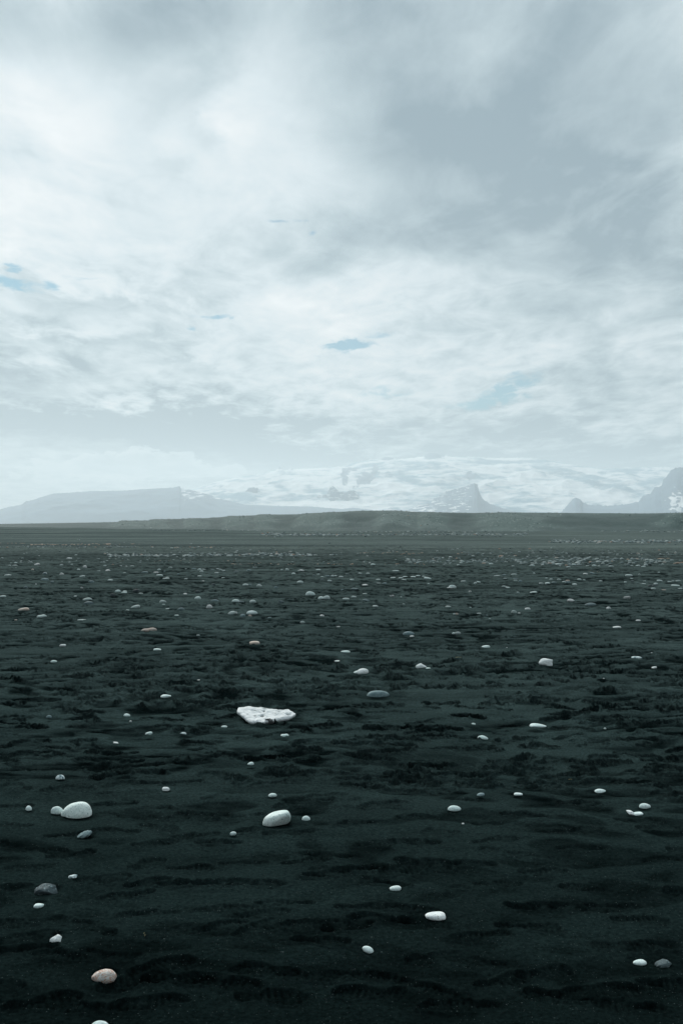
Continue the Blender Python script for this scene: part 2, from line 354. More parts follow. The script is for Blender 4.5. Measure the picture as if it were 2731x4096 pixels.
S('F',990,894,78,32,'pe',4,'pale teardrop pebble with its thin end pointing sideways','pale teardrop pebble')
S('F',171,915,54,26,'gr',10,'grey pebble in its own dark hollow between two pale ones','grey pebble in a hollow')
S('F',428,909,60,22,'pf',0,'flat pale pebble between the grey pebble and the teardrop one')
S('F',565,446,118,32,'pe',-4,'long white flat stone with one pointed end','long white pointed stone')
S('F',187,530,72,32,'pr',-4,'white oval pebble beyond the smooth oval pebble, alone on trampled sand','alone white oval pebble')
S('F',123,425,28,12,'pf',-6,'tiny flat pebble beyond the alone white oval pebble')
S('F',1024,456,18,12,'pr',0,'tiny bluish pebble beside the long white pointed stone')
S('F',1015,110,12,5,'br',0,'tiny white crumb on trampled sand in front of the white angular boulder')
S('E',1035,237,156,52,'gL',5,'long blue-grey stone like a loaf with a darker end','long blue-grey stone')
S('E',396,508,58,22,'pn',0,'small white bean-shaped pebble in front of the clear ice shard','white bean-shaped pebble')
S('E',162,704,44,24,'pr',0,'small round pebble at the edge of a dark footprint, behind the blocky cobble')
S('E',312,921,60,30,'pr',8,'pale egg-shaped pebble right behind the large blocky cobble')
S('D',1147,243,74,26,'pe',6,'pale pebble with one pointed end, left of the white pitted slab and farther off','pale pointed-end pebble')
S('D',344,380,40,22,'gr',0,'small round grey pebble alone on smooth sand by the left edge','lone round grey pebble')
S('D',880,368,46,22,'pr',0,'rounded whitish pebble standing on a trampled rim left of the slab')
S('D',1030,492,50,20,'pf',6,'oval pale pebble left of the slab, in front of its left tip')
S('D',1267,490,46,20,'mr',0,'small ring-like pale pebble with a dark hollow in its top')
S('D',904,410,18,12,'ba',30,'tiny white crumb in a dark footprint left of the slab')
S('D',804,558,42,14,'ba',-6,'thin pale angular flake lying flat on trampled sand')
S('D',1548,444,42,14,'pf',0,'flat white pebble just in front of the white pitted slab, on its left')
S('D',1372,123,20,6,'bf',0,'tiny flat white chip beyond the white pitted slab')
S('D',423,802,62,36,'mr',0,'rounded teal pebble with a dark left side, behind the speckled cobble','two-tone teal pebble')
S('D',1150,880,52,34,'ba',0,'small white knobbly star-shaped bit between the two big cobbles','white knobbly bit')
# middle distance, prominent
S('C',617,797,98,56,'ba',0,'big white angular boulder with a peaked top','white angular boulder')
S('C',1245,746,74,18,'mf',-3,'flat cream and brown broken shell-like stone','cream and brown stone')
S('C',1362,815,38,14,'bf',12,'small white tilted pebble in front of the cream and brown stone')
S('C',207,673,58,20,'pf',6,'pale oval stone alone in front of a dark trampled band','pale oval stone below the dark band')
S('C',16,578,42,18,'pf',0)
S('C',1108,536,58,15,'bf',0,'flat white oblong stone in the dark trampled band','flat white oblong stone')
S('C',1255,491,34,10,'bf',0)
S('C',927,386,82,24,'gr',4,'wide grey loaf-shaped stone beside a white dome','wide grey loaf stone')
S('C',792,360,50,22,'ba',0,'white dome-shaped pebble beside the wide grey loaf stone')
S('C',1053,406,34,17,'ba',0)
S('C',1180,334,48,20,'ba',6,'white rough stone with a chip at its foot','white rough stone')
S('C',404,433,40,22,'pr',-10,'pale pointed hump of stone with a white chip beside it','pale pointed hump')
S('C',437,436,18,6,'bf',0)
S('C',496,411,42,15,'ba',0)
S('C',535,294,50,13,'pf',4,'pale flat oval stone alone on a smooth strip','pale flat oval stone')
S('B',571,314,66,32,'pr',0,'pale domed boulder, the tallest of the middle distance','pale domed boulder')
S('B',645,341,46,24,'pr',0,'dark-fronted round stone, the left of a touching pair')
S('B',681,338,52,28,'pr',0,'cream round stone, the right of a touching pair','touching pair of stones')
S('B',170,446,76,30,'pr',0,'big pale boulder with a tiny warm pebble at its foot','big pale boulder')
S('B',156,457,26,13,'wr',0,'tiny warm-coloured pebble at the foot of the big pale boulder')
S('B',105,458,42,20,'gr',10,'grey pebble close beside the big pale boulder')
S('B',32,445,56,24,'pr',10,'pale stone leaning beside a small white one, left of the big boulder')
S('B',60,440,20,18,'ba',0,'small white chip leaning on the pale stone left of the big boulder')
S('B',1246,587,80,30,'gr',0,'grey domed boulder half sunk with a white chip in front','grey domed boulder')
S('B',1268,600,32,9,'bf',0,'flat white chip right in front of the grey domed boulder')
S('B',188,646,72,24,'wf',0,'cream flat stone with pinkish spots','cream spotted stone')
S('B',811,706,66,16,'pf',0,'low pale domed stone half buried','low pale half-buried stone')
S('B',755,770,40,12,'ba',0)
S('B',930,851,84,42,'br',6,'two-tone wedge-shaped white stone with a flat grey shoulder','two-tone wedge stone')
S('B',886,850,50,20,'pe',10,'flat pale shoulder of rock leaning on the two-tone wedge stone')
S('B',1331,814,74,38,'ba',0,'white rough stone with dark hollows','white rough hollowed stone')
S('B',1380,818,34,9,'pf',0,'small flat pebble touching the white rough hollowed stone')
S('B',518,506,36,18,'pr',-10,'small pale egg-shaped pebble on dark trampled sand','small egg-shaped pebble')
S('A',1030,561,108,28,'wn',2,'long pinkish bean-shaped stone','pinkish bean stone')
S('A',293,463,66,22,'pn',8,'pale bean-shaped stone raised at one end','pale bean stone')
S('A',168,416,78,22,'wf',5,'cream oblong stone lying near the left edge','cream oblong stone')
S('A',606,352,66,22,'pr',6,'pale oval stone on top of a twin pair','stacked twin stones')
S('A',616,376,70,26,'gr',0,'grey oval stone in front of its paler twin')
S('A',937,398,68,22,'pf',14,'flat pale stone tilted upward at one end','tilted flat stone')
S('A',943,291,54,24,'dr',0,'dark rounded stone with a small white chip beside it','dark rounded stone')
S('A',782,323,38,25,'dr',0,'dark grey pebble at the end of a long dark hollow')
S('A',260,104,40,18,'ba',0,'white block the size of a fist near the left edge, the brighter of two','white block')
S('A',588,122,28,18,'ba',0,'small bright white angular block on the far sand','small bright white block')
S('A',482,61,38,12,'ba',0,'bright white angular block, farthest of the three white blocks','far white block')
S('A',437,665,44,20,'ba',5,'pale angular stone with a tilted flat face','pale angular stone')
S('A',1087,690,54,16,'pf',0,'flat-topped pale disc of stone','flat pale disc')
S('A',377,773,44,17,'pr',6,'smooth white oval pebble on flat sand','smooth white oval pebble')
S('A',570,491,66,11,'pf',0,'very flat pale plate of stone','flat pale plate')
S('A',1446,404,46,28,'ba',-10,'white fluted stone with a flake on top','white fluted stone')
S('A',1249,417,54,26,'gr',8,'grey-green humped stone on a smooth pale strip of sand','grey-green humped stone')
S('A',1126,362,48,20,'pr',0,'pale squarish stone with rounded corners','pale squarish stone')
S('A',1365,339,46,22,'pr',0,'pale round stone in front of a dark round one','pale round stone')
S('A',1364,296,40,24,'dr',0,'dark round stone behind a pale round one')
S('A',59,179,50,13,'pf',0,'pale flat stone at the left edge of the far sand','left-edge flat stone')
S('A',747,145,36,12,'ba',0,'pale knobbed stone on a dark patch','pale knobbed stone')
S('A',1101,177,46,11,'pf',0,'long pale flat stone on the far sand','long pale flat stone')
S('B',501,224,46,16,'pr',0,'pale stone with a rounded hump, alone on the far smooth sand','pale humped stone')
S('B',1547,262,54,24,'pr',0,'large pale domed stone with a flat chip at its foot','large domed stone with a chip')
S('B',411,140,26,13,'pr',0,'small round pale pebble beside a smaller twin','round pebble with a twin')
S('C',711,107,44,16,'pr',0,'largest pale cobble of the stony band','largest cobble of the stony band')
S('C',1511,245,58,10,'pf',0,'long thin pale stone by the right edge','long thin stone at the right edge')
S('C',678,229,36,13,'gr',0,'grey round pebble in a loose row','grey pebble in the row')
S('C',1192,180,52,13,'pf',0,'long white lumpy stone beyond the row','long white lumpy stone')
S('C',56,218,40,11,'pf',0,'pale flat stone lying before a dark hump of sand','flat stone before the dark hump')
# the many smaller ones
def many(c, s):
    for q in s.split(';'):
        q = q.split(',')
        if len(q) < 4: continue
        S(c, *[float(v) for v in q[:4]], code=(q[4].strip() if len(q) > 4 else 'pf'), tilt=float(q[5]) if len(q) > 5 else 0)
many('A', '527,36,18,7;428,108,26,12,pr;228,137,20,8,wr;546,138,26,10,pr;313,167,32,14,mr;428,170,32,8,bf;112,89,20,7;70,108,20,6;107,108,34,7;726,112,24,8;683,146,22,7;862,158,22,5;912,112,30,7;571,188,38,10,pf,6;497,101,16,6;765,212,38,12;364,225,28,12,gr;311,209,58,19,gr;634,226,42,18,gr,-10;252,237,10,6,br;181,264,28,17,gr;567,266,22,13,ba;23,325,46,14;525,325,26,8;815,289,40,17,pr;858,296,42,10;865,288,28,9;973,303,32,10;1001,158,44,11,gf;1077,158,36,9,ba;1098,139,26,10;1136,151,16,10,gr;1176,124,28,9;1231,170,20,9,gr;1282,132,14,4;1338,134,34,11,gr;1376,139,26,11,pr;1391,150,26,10;1406,138,28,6;1157,194,28,9;1148,203,48,7;1377,182,32,6;1495,162,32,10;1468,139,30,8,gf;1501,133,22,7;1520,139,22,11,pr;1543,146,26,8;1402,216,20,7,ba;1284,204,26,6;1471,245,32,18,dr,15;1278,305,26,9,ba;1482,354,56,20,gr;1130,380,22,7;1219,455,32,9;883,415,24,6;1156,409,28,5;115,485,20,9,wa;1368,591,24,8;1540,192,24,4')
many('B', '180,122,16,7;150,143,32,11,gr;64,153,38,10,gf;375,141,18,10,pr;455,166,28,12,pr;506,142,44,9,ba;626,139,34,8;597,180,20,12,gr;625,172,20,6;652,186,20,6;690,186,36,12,gr;722,183,24,12,pr;742,182,24,7;783,190,34,11;824,173,26,9,gf;914,163,26,8;967,165,26,8;650,205,24,8,gf;703,219,30,12;856,208,30,9;947,244,42,10,ba;877,277,54,12,gf;790,278,22,10,ga;1035,205,36,6;1038,230,40,6;1080,235,38,13,gr;1157,146,48,7;1145,195,50,8;1192,195,34,7;1222,186,34,7;1278,189,38,11,pr;1213,208,38,9;1310,184,32,9;1351,184,24,7;1377,198,50,12,pf,-8;1384,233,16,5;1530,264,50,7,bf;979,90,14,8,br;1002,104,34,12;219,251,38,17,pr;126,245,42,16,pr;158,244,24,9,gf;334,263,28,14,gr;815,342,48,14;869,328,38,14;945,304,32,6;953,355,50,20,ga;1017,393,42,14;1131,323,32,15,ba;1194,326,12,6;1213,376,20,8;1518,393,40,11;1560,445,20,12;58,358,54,22,pr;91,363,50,14,gf;176,362,48,22,pr;368,363,42,20,ga;291,469,28,9,ga;651,458,32,14,ba;762,532,26,8,ba;1557,580,24,14;1256,88,26,10;1308,90,22,8;1235,72,14,4')
many('C', '730,73,24,10;527,109,36,11;598,106,22,9;648,97,32,14,wr;814,104,34,12,pr;776,118,28,8;955,112,32,10;1072,116,36,11;1213,111,20,7;1254,111,30,8;1308,107,28,14;1292,115,28,7;908,111,24,7;395,113,20,7;50,81,24,8;135,78,20,7;245,98,30,8;20,106,22,7;287,180,44,7;335,177,34,12,gr;402,173,40,11;340,199,24,7;414,202,34,11,gr;446,219,26,14,gr;412,213,28,8;158,224,28,9;134,234,28,13,pf,35;590,233,34,9;632,233,36,12;712,206,28,9;658,205,26,10;625,195,18,6;746,221,24,9;771,229,40,15,gr;771,214,30,8,wf;818,240,34,10;851,205,28,10;884,208,18,7;893,166,32,8,bf;941,165,36,12,gr,-15;998,216,24,9;1264,170,14,8;1168,223,20,8;1217,218,26,11,dr;1300,222,20,5;1291,233,36,6;1337,252,34,15,dr;1373,250,44,16,dr;1377,235,30,10;1403,215,38,10;1472,221,30,9;1494,217,22,8;1530,217,34,9;1360,271,32,10;1432,280,34,6,wf;1543,272,36,8;100,291,20,12,ba;334,255,32,10;358,261,34,9;430,294,18,6;853,280,26,9,gr;102,396,16,5;160,441,34,6;218,459,22,6,ga;235,475,18,5;8,445,26,14,wr;352,672,8,4,br;1346,708,10,4,br;540,162,16,6;1398,159,14,6;1211,197,24,5')

def ray(x, y):   # slopes per metre forward
    return (x - CX) / FPX, (HY - y) / FPX
for s in STONES:
    u, v = ray(s['x'], s['y']); yy = -EYE / v; s['gx'], s['gy'] = u * yy, yy; s['a'] = s['w'] * yy / FPX / 2

# --- footprints
P = np.zeros_like(H)
def stamp(x, y, ang_, depth, L=.30, W=.105, soft=.18, tread=0.0, rim=.35, side=1, seed=0, dmp_shade=.7):
    d0 = math.hypot(x, y); a0 = math.atan2(x, y); rad = L * .85
    i0, i1 = np.searchsorted(rows, [max(d0 - rad, .7), d0 + rad]); j0, j1 = np.searchsorted(ca, [a0 - rad / d0, a0 + rad / d0])
    if j1 - j0 < 2 or i1 - i0 < 2: return
    xx, yy = X[i0:i1, j0:j1] - x, Y[i0:i1, j0:j1] - y
    c, s_ = math.cos(ang_), math.sin(ang_)
    u = (xx * c + yy * s_) / L; v = (-xx * s_ + yy * c) / W
    kd = max(1.0, d0 / 6.5)
    wob = perlin(xx / .09 + seed, yy / .08, seed) * .22 + (perlin(xx / .03 + seed, yy / .03, seed) * .05 if d0 < 7 else 0)
    vary = .30 * perlin(xx / .15 + seed * 1.7, yy / .14, seed + 11)
    v2 = v - side * .10 * np.sin(u * 4.0)
    sole = np.hypot((u - .17) / .34, v2 / .52) + wob; heel = np.hypot((u + .34) / .17, v2 / .38) + wob
    waist = np.hypot((u + .12) / .25, v2 / .30) + wob + .08
    q = np.minimum(np.minimum(sole, heel), waist)
    q = q + vary; sf = np.clip(soft + .35 * perlin(xx / .13, yy / .1 + seed, seed + 12), .06 * kd**1.4, .9)
    ins = 1 - sstep(q, 1 - sf, 1 + sf * .5)
    ins = ins * np.clip(.85 + .6 * perlin(xx / (.09 * kd) + seed, yy / (.07 * kd), seed + 13), .3, 1.2)
    weight = .75 + .35 * np.clip(-u * 2, 0, 1) + .25 * np.clip((u - .3) * 4, 0, 1)
    h = -depth * ins * weight
    h += rim * depth * np.exp(-((q - 1.10 - .06 * kd) / (.14 * kd))**2) / kd * (1 + .5 * perlin(xx / .12, yy / .09, seed + 3))
    stripe = .5 + .5 * np.sin(u * L / .024 * 2 * np.pi + np.abs(v2) * 3 + 2 * vary)
    if tread: h += ins * tread * (np.sin(u * L / .021 * 2 * np.pi + np.abs(v2) * 3) * .5 + .5 * perlin(xx / .02, yy / .02, seed + 5))
    near_ = np.exp(-np.clip(q - .6, 0, 9)**2 / .35)
    h += near_ * min(depth * .22 + .0012, .0032) * (1.0 if d0 < 7 else .35) * (perlin(xx / (.035 * kd) + seed, yy / (.035 * kd**1.5), seed + 7) + (.5 * perlin(xx / .018, yy / .018, seed + 8) if d0 < 6 else 0))
    P[i0:i1, j0:j1] = P[i0:i1, j0:j1] * (1 - np.clip(np.maximum(ins, .55 * near_), 0, 1)) + h      # a new print wipes out the older one under it
    DAMP_SHADE[i0:i1, j0:j1] = np.maximum(DAMP_SHADE[i0:i1, j0:j1], dmp_shade * (ins * .75 * (1 - (.55 * stripe if tread else 0)) + .35 * near_ * sstep(perlin(xx / (.06 * kd), yy / (.05 * kd), seed + 9), -.1, .5)))  # print floors: moist sand plus pit shade painted darker
def gpix(c, cx, cy):
    ox, oy, s = CROPS[c]; u, v = ray(ox + cx * s, oy + cy * s); yy = -EYE / v; return u * yy, yy
prints_g = [(500,118,5,.5,1),(330,215,8,.9,1),(225,290,-4,.9,0),(340,312,12,1.0,0),(640,125,4,.6,1),(735,172,-5,.8,1),(540,190,0,.8,1),(475,420,3,.4,1),(690,440,14,1.1,0),
 (850,440,5,1.4,0),(1020,432,8,1.2,0),(1178,435,-3,.9,0),(580,505,14,.7,1),(690,600,5,.6,1),(1030,575,4,.6,1),(1310,535,2,.8,1),(1200,600,18,.5,1),(190,645,0,.8,1),(440,670,-6,.6,1),(1000,668,4,.7,1),
 (1200,668,14,.5,1),(1440,640,4,.8,1),(1470,715,0,.8,1),(120,770,0,.9,1),(280,800,-3,.9,1),(520,798,-4,.6,1),(740,858,6,.7,1),(620,925,8,.8,1),(840,915,0,.8,1),(1060,930,-6,.8,1),
 (1220,865,0,.9,1),(1420,885,3,.8,1),(30,478,8,1.2,0),(900,208,0,.6,1),(720,245,8,.5,1),(200,1020,12,.8,1),(350,1030,0,.5,1),(700,1010,4,.6,1),(1250,985,4,.6,1),(30,640,4,.6,1),(80,720,10,.6,1),
 (60,80,4,.7,1),(50,165,4,.6,1),(1180,185,4,.9,1),(1320,200,6,.8,1),(1000,240,0,.8,0),(1120,330,6,.5,1),(1400,330,4,.6,1),(1500,300,0,.9,0),(890,360,3,.5,1),(150,375,0,.5,1)]
prints_h = [(90,160,0,.9,1),(340,132,0,.7,1),(700,160,6,.8,1),(190,430,0,1.3,0),(100,552,0,.7,1),(310,556,-4,.6,1),(180,608,-6,1.1,0),(360,620,0,.5,1),(880,540,-4,1.0,0),(1080,545,-4,1.0,0),
 (1240,528,-6,.8,0),(25,648,10,.9,0),(640,678,12,.7,1),(850,635,-6,.6,1),(450,775,-4,.6,0),(620,800,-6,.4,0),(90,872,0,.8,1),(390,932,-8,.8,1),(130,955,-8,.8,1),(740,888,10,.7,1),(930,852,4,.7,1),(560,1000,0,.7,1),
 (1010,952,-6,1.1,0),(1200,932,0,.7,1),(1310,1012,-4,.8,1),(1370,605,-8,.6,1),(1430,328,0,.5,1),(1100,272,0,1.0,0),(1500,905,-4,.8,1),(1290,735,6,.5,1),(1540,728,-4,.9,0),(820,122,-6,1.0,0),(1350,140,4,.8,0),
 (550,40,0,.8,0),(1085,62,0,1.3,0),(700,240,6,.5,1),(350,250,-6,.8,0),(160,250,4,.7,1),(920,375,0,.5,1),(600,350,4,.7,0),(1080,190,0,.7,0),(720,430,0,.5,1),(1120,450,0,.4,1),(1450,180,4,.6,1)]
k = 0
placed = []
for c, lst in (('G', prints_g), ('H', prints_h)):
    for (px, py, an, dep, tr) in lst:
        x, y = gpix(c, px, py); flip = math.pi if (k * 7) % 3 == 0 else 0
        stamp(x, y, R(an * 2.2 + rng.normal(0, 9)) + flip, .0135 * dep + .004, L=.225 + .04 * rng.random(), W=.085 + .015 * rng.random(), tread=.0060 * tr, rim=.40, side=1 if k % 2 else -1, seed=k, soft=.16, dmp_shade=.40 + .25 * rng.random())
        placed.append((x, y)); k += 1
sx = np.array([s['gx'] for s in STONES]); sy = np.array([s['gy'] for s in STONES]); sa = np.array([s['a'] for s in STONES])
pxy = np.array(placed)
n_prints = 0
for (ya, yb_, dn) in ((3.3, 6.2, 26.0), (6.2, 12, 30.0), (12, 25, 20.0), (25, 46, 8.0)):
    for _ in range(int(dn * .445 * (yb_**2 - ya**2))):
        y = math.sqrt(rng.uniform(ya**2, yb_**2)); a0 = rng.uniform(-R(24), R(24)); x = y * math.tan(a0)
        dens = float(fbm(np.array([x / 3.4]), np.array([y / 1.5]), 21, 3)[0])
        if rng.random() > .75 + .45 * dens: continue
        if y < 6.2 and np.min(np.hypot(pxy[:, 0] - x, (pxy[:, 1] - y))) < .20: continue
        if np.any(np.hypot(sx - x, (sy + sa - y) * 1.0) < sa + .16): continue
        fresh = rng.random()
        dep = (.006 + .017 * fresh) * (.7 if y < 6.2 else 1) * (1 + 1.3 * min(max(y - 4.5, 0) / 5, 1) + 1.2 * min(max(y - 13, 0) / 12, 1))
        sh_ = rng.random()      # whole boot, toe dig, or round scuffed dimple
        L_, W_ = (.25 + .06 * rng.random(), .095 + .03 * rng.random()) if sh_ < .55 else (.15 + .1 * rng.random(), .09 + .06 * rng.random()) if sh_ < .85 else (.32 + .2 * rng.random(), .08 + .05 * rng.random())
        stamp(x, y, rng.normal(0, .5) + (math.pi if rng.random() < .5 else 0), dep, L=L_, W=W_, soft=.10 + .25 * (1 - fresh), tread=.003 if (y < 8 and fresh > .4) else 0,
              rim=.35 + .4 * rng.random(), side=rng.choice([-1, 1]), seed=1000 + n_prints, dmp_shade=(.10 + .80 * fresh ** 1.3) * (.85 if y < 6.2 else 1))
        n_prints += 1
H += P
# broken, steep faces: pit shade painted in on top of bared moist sand
gy_ = np.gradient(H, axis=0) / np.gradient(rows)[:, None]; gx_ = np.gradient(H, axis=1) / (rows[:, None] * np.gradient(ca)[None, :])
slope = np.hypot(gx_, gy_)
DAMP_SHADE = np.maximum(DAMP_SHADE, .75 * sstep(slope, .35, 1.0) * (D < 75) * (.35 + .65 * sstep(D, 5, 9)))
# scour hollows around stones
for s in STONES:
    if s['gy'] > 25: continue
    x, y, r0 = s['gx'], s['gy'] + s['a'] * .7, s['a']
    d0 = math.hypot(x, y); a0 = math.atan2(x, y); rad = r0 * 3 + .05
    i0, i1 = np.searchsorted(rows, [max(d0 - rad, .7), d0 + rad]); j0, j1 = np.searchsorted(ca, [a0 - rad / d0, a0 + rad / d0])
    if i1 - i0 < 1 or j1 - j0 < 1: continue
    q = np.hypot(X[i0:i1, j0:j1] - x, (Y[i0:i1, j0:j1] - y)) / r0
    h0 = H[min(np.searchsorted(rows, math.hypot(s['gx'], s['gy'])), NR - 1), min(np.searchsorted(ca, a0), NC - 1)]
    wt = np.exp(-(q / 1.7)**4); H[i0:i1, j0:j1] = H[i0:i1, j0:j1] * (1 - wt) + h0 * wt
    H[i0:i1, j0:j1] += -r0 * .10 * np.exp(-(q / 1.25)**2) + r0 * .05 * np.exp(-((q - 2.0) / .5)**2)
    DAMP_SHADE[i0:i1, j0:j1] = np.maximum(DAMP_SHADE[i0:i1, j0:j1], .75 * np.exp(-(q / 1.2)**4))  # sand darker under and close around each stone

def ground(x, y):   # height of the sheet at a point
    d = math.hypot(x, y); a_ = math.atan2(x, y)
    i = min(max(int(np.searchsorted(rows, d)) - 1, 0), NR - 2); j = min(max(int(np.searchsorted(ca, a_)) - 1, 0), NC - 2)
    fi = (d - rows[i]) / (rows[i+1] - rows[i]); fj = (a_ - ca[j]) / (ca[j+1] - ca[j])
    return float((H[i,j]*(1-fj) + H[i,j+1]*fj) * (1-fi) + (H[i+1,j]*(1-fj) + H[i+1,j+1]*fj) * fi)
def hit(x, y):      # first ground point seen along the sight line of a photograph pixel
    u, v = ray(x, y); yy = 2.4
    while yy < 900:
        if EYE + v * yy <= ground(u * yy, yy): break
        yy *= 1.0015
    return u * yy, yy

co = np.stack([X, Y, H], -1).reshape(-1, 3)
idx = np.arange(NR * NC).reshape(NR, NC)
f = np.stack([idx[:-1, :-1], idx[1:, :-1], idx[1:, 1:], idx[:-1, 1:]], -1).reshape(-1, 4)
seam = np.stack([idx[:-1, -1], idx[1:, -1], idx[1:, 0], idx[:-1, 0]], -1)
f = np.concatenate([f, seam])[:, ::-1]
beach = link('ground', mesh_from('ground', co, f, True, {'damp_shade': DAMP_SHADE}), m_sand, 'structure', 'black volcanic sand flat covered in footprints', 'beach')
# small disc that closes the sheet under the photographer
inner = np.concatenate([co[idx[0]], [[0, 0, float(H[0].mean())]]]); nI = NC
ff = np.array([[j, (j + 1) % nI, nI] for j in range(nI)])[:, ::-1]

me0 = mesh_from('ground_patch', inner, ff, True, {'damp_shade': np.zeros(len(inner))})
bm = bmesh.new(); bm.from_mesh(beach.data); bm.from_mesh(me0)
bmesh.ops.remove_doubles(bm, verts=[v for v in bm.verts if v.co.xy.length < .7], dist=1e-5)
bm.to_mesh(beach.data); bm.free(); bpy.data.meshes.remove(me0)

# ------------------------------------------------------------------ gravel ridge beyond the flats
def prof(pts, x):
    pts = sorted(pts); return np.interp(x, [p[0] for p in pts], [p[1] for p in pts])
def c1(pts): return [(p[0] * .8712, 1700 + .8712 * p[1]) for p in pts]
def c2p(pts): return [(1365 + p[0] * .8712, 1700 + .8712 * p[1]) for p in pts]
top = [(-900, 2097)] + c1([(0,454),(430,447.5),(540,445),(562,439),(685,438),(705,434),(830,431),(950,427),(1100,417.5),(1230,411.5),(1400,409),(1450,404)]) + \
      c2p([(0,398),(80,393.5),(250,393),(330,398),(500,402),(620,403.5),(760,401),(900,402.5),(1100,404),(1400,406),(1480,404),(1568,402)]) + [(3300, 2052), (3800, 2054)]
base = [(-900, 2112)] + c1([(0,474),(800,482),(1560,489)]) + c2p([(500,487),(930,490),(1568,486)]) + [(3800, 2123)]
xs_ = np.linspace(-700, 3500, 1400); ts = np.linspace(0, 1, 110)
U = (xs_ - CX) / FPX
yb = FPX * EYE / (prof(base, xs_) - HY)
yc = np.interp(xs_, [-900, 0, 500, 1365, 2731, 3800], [1300, 950, 640, 330, 275, 270])
zt = EYE + yc * (HY - prof(top, xs_)) / FPX
T_, Xp = np.meshgrid(ts, xs_, indexing='ij'); Ub = np.broadcast_to(U, T_.shape)
# spurs: each spur foot swings out towards the beach
spurs = [(560*.87, 90), (700*.87, 70), (880*.87, 70), (1060*.87, 80), (1200*.87, 70), (1400*.87, 90), (1500*.87, 70), (1365+210*.87, 110), (1365+400*.87, 95), (1365+720*.87, 190), (2700, 150)]
sp_ = np.zeros_like(xs_)
for cx_, ww_ in spurs:
    q = (xs_ - cx_) / ww_
    sp_ = np.maximum(sp_, np.where(q < 0, np.exp(-(q * 1.9)**2), np.exp(-(q * .85)**2)))
gap = yc - yb
front, back = 1.0, 1.6
tt = T_ * (front + back)          # 0..1 climbs, beyond 1 runs back down
Yp = (yb - 6)[None, :] + (gap + 6)[None, :] * tt
Xw = Ub * Yp
wobn = .16 * perlin(Xw / 25, Yp / 25, 71) + .05 * perlin(Xw / 7, Yp / 7, 72)
e_ = np.clip(tt + wobn * (1 - sstep(tt, .7, 1)), 0, 9)
bulge = .42 + .42 * sp_[None, :]
up = sstep(e_, .02, 1.0); up = up * (1 - sstep(e_, .1, .9) * 0)
shape = (1 - bulge) * np.clip((e_ - .25) / .75, 0, 1)**1.15 + bulge * sstep(e_, .02, 1.02 - .25 * sp_[None, :])
shape = np.where(tt > 1, np.cos(np.clip((tt - 1) / back, 0, 1) * np.pi / 2)**1.5, np.minimum(shape, 1))
Zr = shape * (zt[None, :] + .3) - .3 + (.10 * perlin(Xw / 3, Yp / 3, 73) + .05 * perlin(Xw / 1.1, Yp / 1.1, 74)) * sstep(tt, .05, .3) * (1 - .7*sstep(tt, .85, 1) )
grav = np.clip(sstep(sp_[None, :] + .5 * perlin(Xw / 9, Yp / 9, 75), .30, .75) * sstep(tt, .12, .35) + .8 * sstep(tt, .82, .97), 0, 1)
i2 = np.arange(Zr.size).reshape(Zr.shape)
f2 = np.stack([i2[:-1, :-1], i2[:-1, 1:], i2[1:, 1:], i2[1:, :-1]], -1).reshape(-1, 4)
link('gravel_ridge', mesh_from('gravel_ridge', np.stack([Xw, Yp, Zr], -1).reshape(-1, 3), f2, True, {'gravel': grav}), m_ridge, 'structure', 'long low ridge of grey-green gravel with stony spurs across the back of the beach', 'ridge')

